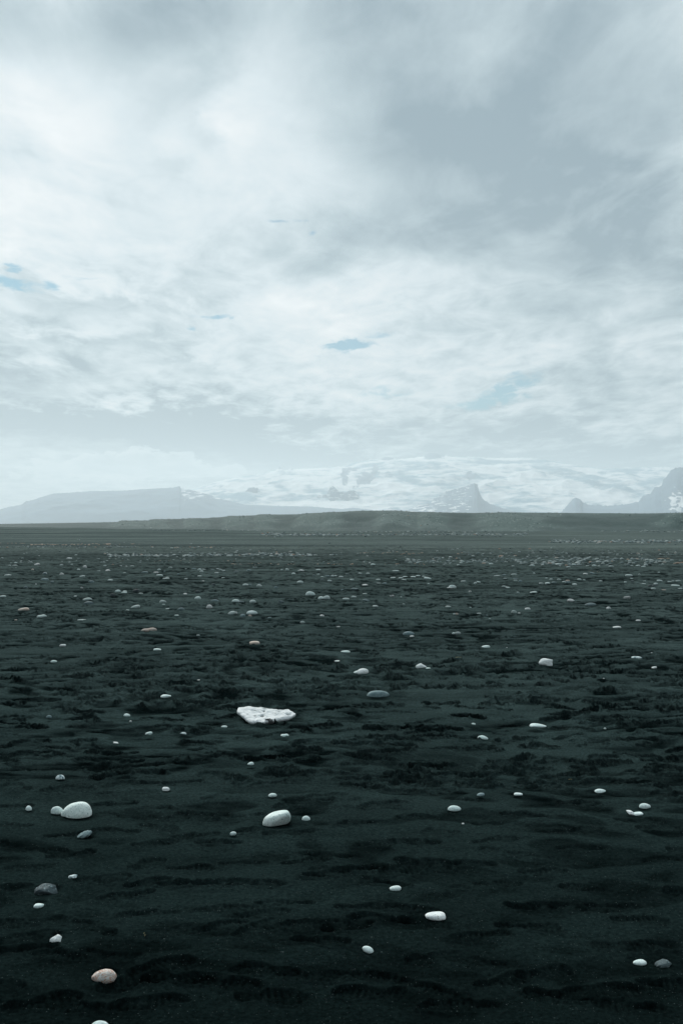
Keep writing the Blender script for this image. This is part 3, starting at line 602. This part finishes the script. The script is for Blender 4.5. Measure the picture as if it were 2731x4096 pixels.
# ------------------------------------------------------------------ far mountains
def mountain(name, pts, Yf, Yc, seed, mat, label, amp=70, nx=500, ny=90, pw=1.0, rockf=None, rockspots=(), x0=-700, x1=3500, crest_n=6, Yback=2500, zfoot=-20, snowline=None, soft=False):
    x = np.linspace(x0, x1, nx); z = 1.6 + Yc * (HY - prof(pts, x)) / FPX
    zn = crest_n * fbm(x / 16, x * 0 + seed, seed, 5, .7)
    kw = max(3, int(70 / (x[1] - x[0]))) if soft else 1
    zs_ = np.convolve(np.pad(z, kw, mode='edge'), np.hanning(2 * kw + 1) / np.hanning(2 * kw + 1).sum(), mode='valid') if soft else z
    t = np.concatenate([np.linspace(0, 1, ny), 1 + np.linspace(.05, 1, 12)])
    Tm, Xm = np.meshgrid(t, x, indexing='ij'); Um = (Xm - CX) / FPX
    Ym = np.where(Tm <= 1, Yf + (Yc - Yf) * Tm, Yc + (Tm - 1) * Yback)
    Xw_ = Um * Ym
    zz = zs_[None, :] - zfoot
    sh = np.where(Tm <= 1, np.clip(Tm, 0, 1)**pw, np.clip(1 - (Tm - 1), 0, 1)**.8)
    env = np.clip(4 * Tm * (1 - Tm), 0, 1) * np.clip(zz / 250., 0, 1)
    rel = (.5 - np.abs(perlin(Xw_ / 700, Ym / 900, seed + 1))) * amp + (.5 - np.abs(perlin(Xw_ / 260, Ym / 380, seed + 2))) * amp * .45 + perlin(Xw_ / 90, Ym / 120, seed + 3) * amp * .14
    Zm = zfoot + zz * sh + rel * env + (zn + z - zs_)[None, :] * np.where(Tm <= 1, Tm**12, np.clip(2 - Tm, 0, 1))
    ypx = HY - FPX * (Zm - 1.6) / Ym
    rk = np.zeros_like(Zm) + (rockf if rockf is not None else 0)
    for (rx, ry, rw, rh, am) in rockspots:
        rk = rk + am * np.exp(-(((Xm - rx) / rw + .5 * fbm(Xm / 14, ypx / 9, 31, 4))**2 + ((ypx - ry) / rh + .5 * fbm(Xm / 12, ypx / 8, 37, 4))**2))
    if snowline: rk = rk - snowline(Xm, ypx, Xw_, Ym)
    i3 = np.arange(Zm.size).reshape(Zm.shape)
    f3 = np.stack([i3[:-1, :-1], i3[:-1, 1:], i3[1:, 1:], i3[1:, :-1]], -1).reshape(-1, 4)
    return link(name, mesh_from(name, np.stack([Xw_, Ym, Zm], -1).reshape(-1, 3), f3, True, {'rock': rk}), mat, 'structure', label, 'mountain')
def q2(x, y, w_, h_, a_=1.): return (1365 + x * .8712, 1700 + y * .8712, w_ * .8712, h_ * .8712, a_)
def q1(x, y, w_, h_, a_=1.): return (x * .8712, 1700 + y * .8712, w_ * .8712, h_ * .8712, a_)
glac = [(-700, 2095), (300, 2050)] + c1([(700,330),(820,305),(900,290),(960,270),(1040,250),(1100,240),(1200,222),(1268,208),(1280,193),(1295,192),(1302,206),(1325,206),(1341,197),(1352,202),(1450,198),(1568,190)]) + \
    c2p([(70,170),(140,158),(175,156),(200,146),(235,150),(250,158),(320,152),(380,142),(398,126),(440,130),(455,137),(478,134),(492,146),(600,145),(700,152),(800,150),(860,150),(900,155),(1000,172),(1100,185),(1200,203),(1300,196),(1400,193),(1500,194),(1568,200)]) + [(3000, 1885), (3500, 1900)]
mountain('glacier_mountain', glac, 9500, 13500, 101, m_ice, 'broad snow and ice covered mountain with rocky outcrops near its crest', amp=110, nx=900, ny=130, pw=.9, x0=250, rockf=-.05, soft=True,
    rockspots=[q2(430,140,52,13,1.6), q2(205,153,34,9,1.4), q2(345,167,28,14,.5), q2(155,200,15,24,1.5), q2(118,242,30,22,1.4), q2(90,260,22,14,1.0), q2(60,285,26,12,.8), q2(590,232,24,22,1.2), q2(55,205,40,14,.8), q2(15,240,16,36,1.4),
               q1(1285,198,13,9,1), q1(1340,203,12,6,.9), q1(1258,268,28,6,.9), q1(1200,282,34,5,.5), q1(1010,285,34,7,.7), q1(900,300,60,8,.4), q2(700,190,50,14,.3), q2(840,180,50,10,.35), q1(1100,300,60,12,.3)], crest_n=9)
plat = [(-700, 2095), (-200, 2070)] + c1([(0,388),(40,376),(100,366),(120,350),(160,342),(190,330),(245,315),(320,310),(420,303),(530,302),(600,299),(640,295),(720,291),(790,288),(825,280),(832,292),(870,297),(940,312),(1000,335),(1120,365),(1300,372),(1420,375),(1568,385)]) + c2p([(60,380),(150,392),(300,420)]) + [(1700, 2100)]
mountain('rock_plateau', plat, 8200, 9800, 131, m_rock, 'long flat-topped dark headland fading into haze below the glacier', amp=55, nx=700, pw=.62, x0=-700, x1=1650, rockf=1.1, crest_n=4, 
    snowline=lambda Xm, yp, a_, b_: 1.25 * sstep(fbm(Xm / 34, yp / 5, 5, 5, .65) - .0012 * (Xm - 700), .05, .25) * sstep(Xm, 690, 760) * (1 - sstep(yp, 1990, 2012)))
spur = c2p([(120,420),(190,396),(225,380),(240,388),(300,392),(350,368),(405,360),(430,335),(480,305),(560,285),(610,265),(624,274),(630,302),(642,330),(660,350),(700,368),(760,388),(880,420)])
mountain('rock_spur', spur, 8300, 9300, 151, m_rock, 'dark rocky spur with a sheer end and thin snow streaks, in the middle of the glacier', amp=26, nx=400, pw=1.0, x0=1450, x1=2160, rockf=1.15, crest_n=8,
    snowline=lambda Xm, yp, a_, b_: 1.3 * sstep(fbm(Xm / 34 + yp / 14, yp / 7, 8, 5, .65) - .0012 * (Xm - 1700), .18, .4) * (1 - sstep(Xm, 1870, 1900)))
crag = c1([(1010,385),(1060,362),(1078,350),(1090,339),(1103,330),(1115,315),(1128,304),(1140,290),(1151,289),(1165,282),(1175,291),(1182,287),(1190,300),(1197,305),(1206,325),(1228,348),(1262,368),(1330,390)])
mountain('rock_crag', crag, 10850, 11350, 161, m_rock, 'small pointed dark crag standing out of the snow', amp=14, nx=260, pw=1.15, x0=880, x1=1150, rockf=.95, crest_n=10)
tooth = [(1230, 2020), (1255, 1998)] + c1([(1462,322),(1480,325),(1500,316),(1515,286),(1530,280),(1550,300)]) + c2p([(0,310),(30,302),(60,300),(78,318),(95,350),(130,372),(200,400)])
mountain('rock_tooth', tooth, 10200, 10650, 171, m_rock, 'pair of jagged dark rock teeth in the snow right of the pointed crag', amp=16, nx=300, pw=1.15, x0=1230, x1=1540, rockf=.85, crest_n=11,
    snowline=lambda Xm, yp, a_, b_: .9 * sstep(fbm(Xm / 24, yp / 7, 9, 5, .6), .3, .45))
peak = c2p([(960,440),(1005,405),(1040,362),(1060,340),(1075,333),(1095,341),(1105,355),(1130,365),(1230,371),(1320,362),(1365,350),(1378,330),(1420,310),(1440,285),(1470,279),(1476,252),(1500,225),(1516,205),(1540,194),(1568,195)]) + [(2790, 1890), (2850, 1920), (3100, 1940), (3500, 1990)]
mountain('rock_peak', peak, 7200, 8600, 181, m_rock, 'steep dark rock peak with a stepped shoulder at the right end of the range', amp=50, nx=520, pw=1.0, x0=2190, x1=3500, rockf=1.05, crest_n=9,
    snowline=lambda Xm, yp, a_, b_: (.55 * np.exp(-((Xm - 2725) / 60)**2 - ((yp - 2012) / 34)**2) + .25 * sstep(Xm, 2600, 2700)) * (1 + .9 * fbm(Xm / 20 - yp / 20, yp / 14, 19, 4)))

# ------------------------------------------------------------------ stones
def ico(sub):
    bm = bmesh.new(); bmesh.ops.create_icosphere(bm, subdivisions=sub, radius=1.0)
    v = np.array([q.co[:] for q in bm.verts]); f_ = np.array([[w_.index for w_ in q.verts] for q in bm.faces]); bm.free()
    return v / np.linalg.norm(v, axis=1, keepdims=True), f_
ICO = {k_: ico(k_) for k_ in (1, 2, 3, 4, 5)}
def n3(v, s, seed): return (perlin(v[:, 0] * s + seed, v[:, 1] * s + v[:, 2] * s * .7, seed) + perlin(v[:, 1] * s, v[:, 2] * s + seed * 1.3 - v[:, 0] * s * .6, seed + 1)) * .5
def stone_shape(shape, sub, seed):
    v, f_ = ICO[sub]; v = v.copy(); r = np.random.default_rng(seed)
    if shape in 'ab':      # angular or blocky: a rounded convex hull of random planes
        N = r.normal(size=(13 if shape == 'a' else 7, 3)); N /= np.linalg.norm(N, axis=1, keepdims=True); dd = r.uniform(.62, .95, len(N))
        if shape == 'b': N[:3] = [(0, 0, 1), (1, .2, 0), (-1, .1, .3)]; N[:3] /= np.linalg.norm(N[:3], axis=1, keepdims=True); dd[:3] = (.68, .9, .85)
        q = np.clip(v @ N.T, 1e-3, None); inv = (q / dd)
        pw_ = 34 if shape == 'a' else 10
        rad = 1 / (np.sum(inv**pw_, 1) + 1)**(1 / pw_)
        v = v * (rad / rad.max())[:, None] * 1.08
        v *= (1 + (.10 if shape == 'a' else .02) * n3(v, 2.2, seed))[:, None]
    elif shape == 's':
        v[:, 2] *= 1 + .5 * n3(v, 2.5, seed); v[:, 1] *= 1 + .3 * n3(v, 2.0, seed + 5); v *= (1 + .10 * n3(v, 4, seed + 9))[:, None]
    else:
        ex = {'r': 1.0, 'f': .82, 'L': .9, 'n': .95, 'e': 1.0}[shape]
        v = np.sign(v) * np.abs(v)**ex; v /= np.max(np.abs(v), axis=0)
        v *= (1 + .11 * n3(v, .9, seed) + .03 * n3(v, 2.2, seed + 4))[:, None]
        k1 = r.uniform(-.16, .16)
        if shape == 'e': k1 = .38 * (-1 if seed % 3 else 1)
        v[:, 2] *= 1 + k1 * v[:, 0]; v[:, 1] *= 1 + k1 * v[:, 0]
        v[:, 2] = np.where(v[:, 2] < 0, v[:, 2] * .9, v[:, 2] * (1 + .1 * np.sign(r.uniform(-1, 1)) * v[:, 0]))
        if shape == 'n': v[:, 2] -= .22 * np.exp(-((v[:, 0] + .15) / .35)**2) * (v[:, 2] > -.2)
    v -= (v.max(0) + v.min(0)) / 2; v /= (v.max(0) - v.min(0)) / 2
    return v, f_
COLW = {'p': 'pale', 'g': 'grey', 'd': 'dark', 'w': 'warm-toned', 'b': 'white', 'm': 'mottled', 's': 'speckled', 'k': 'pink'}
SHW = {'r': 'rounded', 'f': 'flat', 'a': 'angular', 'b': 'blocky', 'n': 'bean-shaped', 'e': 'pointed', 's': 'thin', 'L': 'long'}
land = [s for s in STONES if s['short']]
ORD = ['first', 'second', 'third', 'fourth', 'fifth', 'sixth', 'seventh', 'eighth', 'ninth', 'tenth', 'eleventh', 'twelfth', 'thirteenth', 'fourteenth', 'fifteenth', 'sixteenth', 'seventeenth', 'eighteenth', 'nineteenth', 'twentieth'] + ['one'] * 60
slots = {}
for s in STONES:
    if s['label']: continue
    best = None
    for L_ in land:
        ddx, ddy = s['x'] - L_['x'], (s['y'] - L_['y'])
        q = math.hypot(ddx, ddy * 2.5)
        if best is None or q < best[0]: best = (q, L_, ddx, ddy)
    q, L_, ddx, ddy = best
    if abs(ddx) >= abs(ddy) * 2.5: dr = 'left of' if ddx < 0 else 'right of'
    else: dr = 'behind' if ddy < 0 else 'in front of'
    slots.setdefault((L_['short'], dr), []).append((q, s))
for (short, dr), lst in slots.items():
    for i, (q, s) in enumerate(sorted(lst, key=lambda z: z[0])):
        kind = f"{COLW[s['code'][0]]} {SHW[s['code'][1]]}"
        if len(lst) == 1: s['label'] = f"small {kind} pebble {dr} the {short}"
        else: s['label'] = f"small {kind} pebble, {ORD[i]} {dr} the {short}"
def place_stone(s, i):
    gx, gy = hit(s['x'], s['y']); dist = gy; th = math.atan2(EYE, math.hypot(gx, gy)); code, shape = s['code'][0], s['code'][1]
    a_ = s['w'] * gy / FPX / 2; hh = s['h'] * gy / FPX * .87
    b_ = a_ * (.72 if shape != 'L' else .5); kk = (.5 if (s['y'] > 3285 and shape != 'a') else .2)
    def vis(c_, b__): return kk * c_ * math.cos(th) + b__ * math.sqrt(1 - kk * kk) * math.sin(th) + math.sqrt((c_ * math.cos(th))**2 + (b__ * math.sin(th))**2)
    lo, hi = .12 * a_, 2.5 * a_
    if vis(lo, b_) > hh: b_ = max(b_ * hh / vis(lo, b_), .35 * a_)
    for _ in range(30):
        mid = (lo + hi) / 2
        if vis(mid, b_) < hh: lo = mid
        else: hi = mid
    c_ = max(lo, .14 * a_)
    sub = 5 if s['w'] > 60 else 4 if s['w'] > 28 else 3 if s['w'] > 14 else 2
    v, f_ = stone_shape(shape, sub, 300 + i)
    fy = gy + b_ * math.sqrt(1 - kk * kk)
    v = v * np.array([a_, b_, c_])
    if sub >= 4: v = v * (1 + .012 * n3(v / a_, 5, i))[:, None]
    name = 'cobble' if s['w'] > 60 else 'pebble'
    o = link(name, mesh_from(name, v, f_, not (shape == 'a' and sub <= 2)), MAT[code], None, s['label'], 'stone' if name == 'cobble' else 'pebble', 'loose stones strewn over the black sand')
    cxw = gx * fy / gy
    o.location = (cxw, fy, ground(gx, gy) * .7 + .3 * ground(cxw, fy) + kk * c_)
    o.rotation_euler = (0, -R(s['tilt']), 0)
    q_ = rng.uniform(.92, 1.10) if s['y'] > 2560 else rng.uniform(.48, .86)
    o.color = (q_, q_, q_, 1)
    return o
if len(STONES) > 299: print('TOO MANY STONES', len(STONES))
for i, s in enumerate(STONES): place_stone(s, i)
print('stones', len(STONES), 'prints', n_prints, 'verts', NR * NC)

# ------------------------------------------------------------------ white pitted slab and the ice shard
out = np.array([(195,330),(205,300),(225,293),(300,284),(370,280),(450,285),(560,290),(640,297),(700,306),(770,320),(830,328),(900,329),(960,325),(1015,325),(1030,342),(1060,358),(1110,385),(1106,404),(1060,430),(1050,440),(1000,455),(880,478),(760,500),(705,506),(672,480),(655,478),(690,505),(632,512),(628,528),(560,526),(500,524),(436,530),(395,515),(335,478),(300,440),(262,412),(225,380),(195,362)], float)
ox_, oy_ = 900 + out[:, 0] / 3.92, 2750 + out[:, 1] / 3.92
gx0, gy0 = hit(1030, 2884); zg = ground(gx0, gy0) + .006
tau = R(13)
Pl = []
for xq, yq in zip(ox_, oy_):      # sight lines meet the inclined plane of the slab's face
    u, v = ray(xq, yq)
    # point (u*Y, Y, EYE+v*Y) with z - zg = tan(tau)*(Y-gy0)
    Yq = (zg + .018 - EYE - math.tan(tau) * gy0) / (v - math.tan(tau)); Pl.append((u * Yq - gx0, (Yq - gy0) / math.cos(tau)))
Pl = np.array(Pl)
# resample the outline
seg = np.linalg.norm(np.roll(Pl, -1, 0) - Pl, axis=1); cum_ = np.concatenate([[0], np.cumsum(seg)]); n_o = 260
sq = np.linspace(0, cum_[-1], n_o, endpoint=False); PP = np.vstack([Pl, Pl[:1]])
O2 = np.stack([np.interp(sq, cum_, PP[:, 0]), np.interp(sq, cum_, PP[:, 1])], 1)
cen = np.array([O2[:, 0].mean(), (O2[:, 1].max() + O2[:, 1].min()) / 2 ])
O2 += .0018 * np.stack([perlin(sq / .012, sq * 0 + 3.3, 5), perlin(sq / .012, sq * 0 + 7.7, 6)], 1)
rings = np.concatenate([np.linspace(.02, .90, 40), [.94, .97, .99, 1.0]])
pits = [(475,346,70,9,-4,.016),(615,360,14,12,0,.018),(355,405,26,8,12,.012),(470,435,32,11,6,.010),(590,430,42,19,8,.022),(625,316,50,8,4,.010),(840,364,44,5,10,.008),(1000,408,46,11,8,.020),(790,398,26,8,10,.007),(750,392,10,6,0,.009),(300,355,12,5,0,.006),(920,382,14,6,0,.006),(540,300,20,4,0,.005)]
pitl = []
for (a1, b1, w1, h1, r1, d1) in pits:
    u, v = ray(900 + a1 / 3.92, 2750 + b1 / 3.92); Yq = (zg + .018 - EYE - math.tan(tau) * gy0) / (v - math.tan(tau))
    sc_ = Yq / FPX / 3.92; vy = h1 * sc_ / (math.sin(tau) + math.cos(tau) * EYE / gy0)
    pitl.append((u * Yq - gx0, (Yq - gy0) / math.cos(tau), w1 * sc_, vy, -R(r1) * 2, d1))
vs, at_ = [], []
for r_ in rings:
    q = cen + (O2 - cen) * r_
    edge_ = .012 * (1 - np.sqrt(np.clip(1 - np.clip((r_ - .86) / .14, 0, 1)**2, 0, 1)))
    z = .018 + .006 * fbm(q[:, 0] / .06, q[:, 1] / .05, 91, 4) + .0025 * perlin(q[:, 0] / .012, q[:, 1] / .02, 93) - edge_
    dirt = np.zeros(len(q))
    for (a1, b1, w1, h1, r1, d1) in pitl:
        ddx, ddy = q[:, 0] - a1, q[:, 1] - b1; cc, ss = math.cos(r1), math.sin(r1)
        k_ = np.exp(-(((ddx * cc + ddy * ss) / w1)**2 + ((-ddx * ss + ddy * cc) / h1)**2)**1.5)
        z -= d1 * .6 * k_; dirt = np.maximum(dirt, k_)
    vs.append(np.stack([q[:, 0], q[:, 1], z], 1)); at_.append(dirt)
for (inset, dz_) in ((.994, -.003), (.97, -.010), (.90, -.018), (.60, -.055)):
    q = cen + (O2 - cen) * inset; nz = .003 * perlin(sq / .02, sq * 0 + dz_ * 90, 95)
    vs.append(np.stack([q[:, 0], q[:, 1], np.full(n_o, dz_) + nz], 1)); at_.append(np.full(n_o, .25))
nr_ = len(vs); V = np.concatenate(vs); cidx = np.arange(nr_ * n_o).reshape(nr_, n_o)
nxt = np.roll(cidx, -1, 1)
F = np.stack([cidx[:-1], cidx[1:], nxt[1:], nxt[:-1]], -1).reshape(-1, 4)
m_slab, t, b, _ = new_mat('weathered_slab')
tco = t.n('ShaderNodeTexCoord'); v = tco.outputs['Object']
d_ = attr(t, 'dirt')
col = t.mix(t.noise(t.mapping(v, scale=(1, 1.6, 1)), 22, 6, .65, .5), (.48, .52, .53, 1), (.82, .84, .83, 1))
n_ = t.noise(t.mapping(v, rot=R(-12), scale=(.5, 1.6, 1)), 40, 5, .7)
col = t.mix(t.m('MULTIPLY', t.smooth(n_, .58, .72), .7), col, (.24, .27, .27, 1))
col = t.mix(t.smooth(d_, .35, .95), col, (.15, .17, .17, 1))
t.put(b.inputs['Base Color'], col); t.put(b.inputs['Roughness'], .7); bump(t, b, n_, .5, .004)
slab_me = mesh_from('pitted_slab', V, F[:, ::-1], True, {'dirt': np.concatenate(at_)})
slab = link('pitted_slab', slab_me, m_slab, None, 'white weathered slab with dark pits and a tapering end, lying on the black sand', 'slab')
slab.location = (gx0, gy0, zg); slab.rotation_euler = (tau, 0, 0)

v, f_ = ICO[3]; r = np.random.default_rng(12)
N = r.normal(size=(11, 3)); N /= np.linalg.norm(N, axis=1, keepdims=True); dd = r.uniform(.55, .95, 11)
rad = 1 / np.max(np.clip(v @ N.T, 1e-3, None) / dd, axis=1); rad = np.minimum(rad, 1.6)
bm = bmesh.new()
for p_ in (v * rad[:, None] * np.array([.042, .026, .022])): bm.verts.new(p_)
bmesh.ops.convex_hull(bm, input=bm.verts)
bmesh.ops.dissolve_limit(bm, angle_limit=R(8), verts=bm.verts, edges=bm.edges)
me = bpy.data.meshes.new('ice_shard'); bm.to_mesh(me); bm.free()
m_clear, t, b, _ = new_mat('clear_ice')
b.inputs['Base Color'].default_value = (.93, .97, .97, 1); b.inputs['Roughness'].default_value = .03; b.inputs['IOR'].default_value = 1.31
b.inputs['Transmission Weight'].default_value = .92; b.inputs['Specular IOR Level'].default_value = .9
ice = link('ice_shard', me, m_clear, None, 'clear faceted shard of ice at the foot of the white pitted slab', 'ice')
gx, gy = hit(900 + 730 / 3.92, 2750 + 573 / 3.92); ice.location = (gx, gy + .02, ground(gx, gy) + .016)

# ------------------------------------------------------------------ little things: straws, drift litter, far cobble bands
m_straw, t, b, _ = new_mat('dry_straw'); b.inputs['Base Color'].default_value = (.55, .46, .24, 1)
def twig(pts, r0, name):
    bm = bmesh.new(); ring = []
    for i, p_ in enumerate(pts):
        rr = r0 * (1 - .6 * i / (len(pts) - 1)); ring.append([bm.verts.new((p_[0] + rr * math.cos(a_), p_[1] + rr * .6, p_[2] + rr * math.sin(a_))) for a_ in (0, 2.1, 4.2)])
    for i in range(len(ring) - 1):
        for j in range(3): bm.faces.new((ring[i][j], ring[i][(j+1) % 3], ring[i+1][(j+1) % 3], ring[i+1][j]))
    bm.faces.new(ring[0]); bm.faces.new(ring[-1][::-1])
    me = bpy.data.meshes.new(name); bm.to_mesh(me); bm.free(); return me
gx, gy = hit(583, 3738)
o = link('grass_stalk', twig([(0,0,0),(.003,0,.005),(-.004,.002,.010),(.001,.002,.014)], .0010, 'grass_stalk'), m_straw, None, 'tiny dry yellow grass sprig stuck in the sand above the pinkish veined stone', 'grass stalk'); o.location = (gx, gy, ground(gx, gy))
gx, gy = hit(2276, 3120)
o = link('straw', twig([(-.010,0,.004),(0,.002,.006),(.012,.004,.004)], .0016, 'straw'), m_straw, None, 'tiny pale straw lying beyond the pale teardrop pebble', 'straw'); o.location = (gx, gy, ground(gx, gy))
gx, gy = hit(1831, 2630)
o = link('straw', twig([(-.03,0,.004),(0,.004,.008),(.035,.004,.004)], .003, 'straw'), m_straw, None, 'thin yellow straw lying in front of the pale oval stone below the dark band', 'straw'); o.location = (gx, gy, ground(gx, gy))

protos = [stone_shape(s_, 1 if s_ == 'a' else 2, 900 + i) for i, s_ in enumerate('rffraf')]
def scatter(name, items, mat, label, flat=1.0, kind='stuff'):
    Vv, Ff, base_, tn = [], [], 0, []
    for (x, y, z, a_, b_, c_) in items:
        v, f_ = protos[rng.integers(len(protos))]
        an = rng.uniform(-.5, .5); q = v * np.array([a_, b_, c_]); ca_, sa_ = math.cos(an), math.sin(an)
        q = np.stack([q[:, 0] * ca_ - q[:, 1] * sa_ + x, q[:, 0] * sa_ + q[:, 1] * ca_ + y, q[:, 2] + z], 1)
        Vv.append(q); Ff.append(f_ + base_); base_ += len(q); tn.append(np.full(len(q), rng.random()))
    return link(name, mesh_from(name, np.concatenate(Vv), np.concatenate(Ff), True, {'tone': np.concatenate(tn)}), mat, kind, label, 'gravel')
m_cob, t, b, _ = new_mat('far_cobbles')
tn = attr(t, 'tone')
t.put(b.inputs['Base Color'], t.ramp(tn, [(0, (.05, .08, .08)), (.35, (.13, .18, .18)), (.7, (.24, .29, .285)), (.94, (.44, .49, .47)), (.98, (.34, .24, .18))])); t.put(b.inputs['Roughness'], .85)
items = []
def band(x0, x1, y0, y1, n, wlo, whi, clump=.6):
    got = 0
    while got < n:
        x = rng.uniform(x0, x1); mid = (y0 + y1) / 2; y = mid + np.clip(rng.normal(0, .33), -1, 1) * (y1 - y0) / 2
        if rng.random() > 1 - clump + clump * (.5 + 1.2 * float(perlin(np.array([x / 70.]), np.array([y / 9.]), 200)[0])): continue
        u, v = ray(x, y); Yq = -EYE / v; wp = rng.uniform(wlo, whi) * (1.25 if rng.random() < .12 else 1)
        X_ = u * Yq; a_ = wp * Yq / FPX / 2
        items.append((X_, Yq, ground(X_, Yq) + a_ * .25, a_, a_ * .8, a_ * rng.uniform(.35, .6))); got += 1
band(418, 1260, 2213, 2231, 330, 6, 15); band(1000, 1366, 2212, 2228, 40, 5, 12)
band(0, 900, 2184, 2196, 130, 4, 10, .8); band(1040, 1366, 2129, 2149, 330, 6, 12, .3)
band(1366, 2110, 2131, 2147, 330, 5, 11, .4); band(600, 1050, 2120, 2127, 90, 4, 8); band(1366, 2000, 2126, 2134, 120, 4, 8)
band(2190, 2731, 2156, 2176, 330, 6, 13, .3); band(2731, 3300, 2156, 2176, 200, 7, 15, .3); band(2400, 3000, 2121, 2131, 130, 5, 9)
band(1620, 2620, 2226, 2264, 330, 6, 16, .7); band(1850, 2731, 2195, 2235, 90, 5, 13); band(-300, 2900, 2140, 2300, 330, 4, 11, .9)
band(2050, 2731, 2240, 2268, 90, 8, 18, .5); band(0, 900, 2230, 2262, 50, 5, 12)
scatter('beach_gravel', items, m_cob, 'bands of pale cobbles strewn across the far sand flats')
# stones lodged in the ridge
items = []
for _ in range(2600):
    i = rng.integers(6, 44); j = rng.integers(0, len(xs_))
    if rng.random() > grav[i, j] ** 1.5 or rng.random() > .9: continue
    a_ = (.09 + .17 * rng.random() ** 2.5) * min(Yp[i, j] / 260, 2)
    items.append((Xw[i, j] + rng.uniform(-.3, .3), Yp[i, j] + rng.uniform(-.3, .3), Zr[i, j] + .03, a_, a_ * .8, a_ * .6))
scatter('ridge_gravel', items, m_cob, 'pale stones scattered over the spurs of the gravel ridge')
# strandline litter
m_lit, t, b, _ = new_mat('dried_seaweed'); t.put(b.inputs['Base Color'], t.mix(attr(t, 'tone'), (.22, .13, .08, 1), (.50, .34, .22, 1)))
items = []
def litter(x0, x1, y, sp_y, n, wlo, whi):
    for _ in range(n):
        x = rng.uniform(x0, x1); yy_ = y + rng.normal(0, sp_y); u, v = ray(x, yy_); Yq = -EYE / v
        a_ = rng.uniform(wlo, whi) * Yq / FPX / 2; items.append((u * Yq, Yq, ground(u * Yq, Yq) + .01, a_, a_ * .6, a_ * .16))
litter(120, 560, 2179, 1.2, 60, 4, 12); litter(500, 900, 2189, 1.2, 30, 4, 12); litter(0, 120, 2174, 1, 10, 4, 9)
litter(910, 1420, 2259, 1.5, 60, 4, 10); litter(1280, 1700, 2258, 2, 30, 4, 9); litter(1600, 1690, 2216, 1, 12, 6, 16); litter(2630, 2700, 2233, 1, 10, 8, 18)
litter(2680, 2731, 2254, 1, 8, 8, 20); litter(1440, 1640, 2210, 1.5, 22, 4, 10); litter(300, 1000, 2245, 2, 22, 3, 7); litter(2150, 2400, 2285, 3, 8, 4, 8)
scatter('dried_seaweed', items, m_lit, 'rusty flecks of dried weed along thin tide lines')

# ------------------------------------------------------------------ haze
def volume_box(name, x, y, z, density, colr, aniso, label):
    bm = bmesh.new(); bmesh.ops.create_cube(bm, size=1.0)
    for q in bm.verts: q.co = (x[0] if q.co.x < 0 else x[1], y[0] if q.co.y < 0 else y[1], z[0] if q.co.z < 0 else z[1])
    me = bpy.data.meshes.new(name); bm.to_mesh(me); bm.free()
    m = bpy.data.materials.new(name); m.use_nodes = True; t = NT(m.node_tree)
    p_ = t.n('ShaderNodeVolumePrincipled'); o_ = t.n('ShaderNodeOutputMaterial'); t.put(o_.inputs['Volume'], p_.outputs[0])
    p_.inputs['Density'].default_value = density; p_.inputs['Color'].default_value = colr + (1,); p_.inputs['Anisotropy'].default_value = aniso
    return link(name, me, m, 'stuff', label, 'haze')
volume_box('haze', (-19000, 19000), (-19000, 19000), (-25, 1060), 1.1e-4, (.87, .96, .99), .35, 'pale air haze over the whole plain')
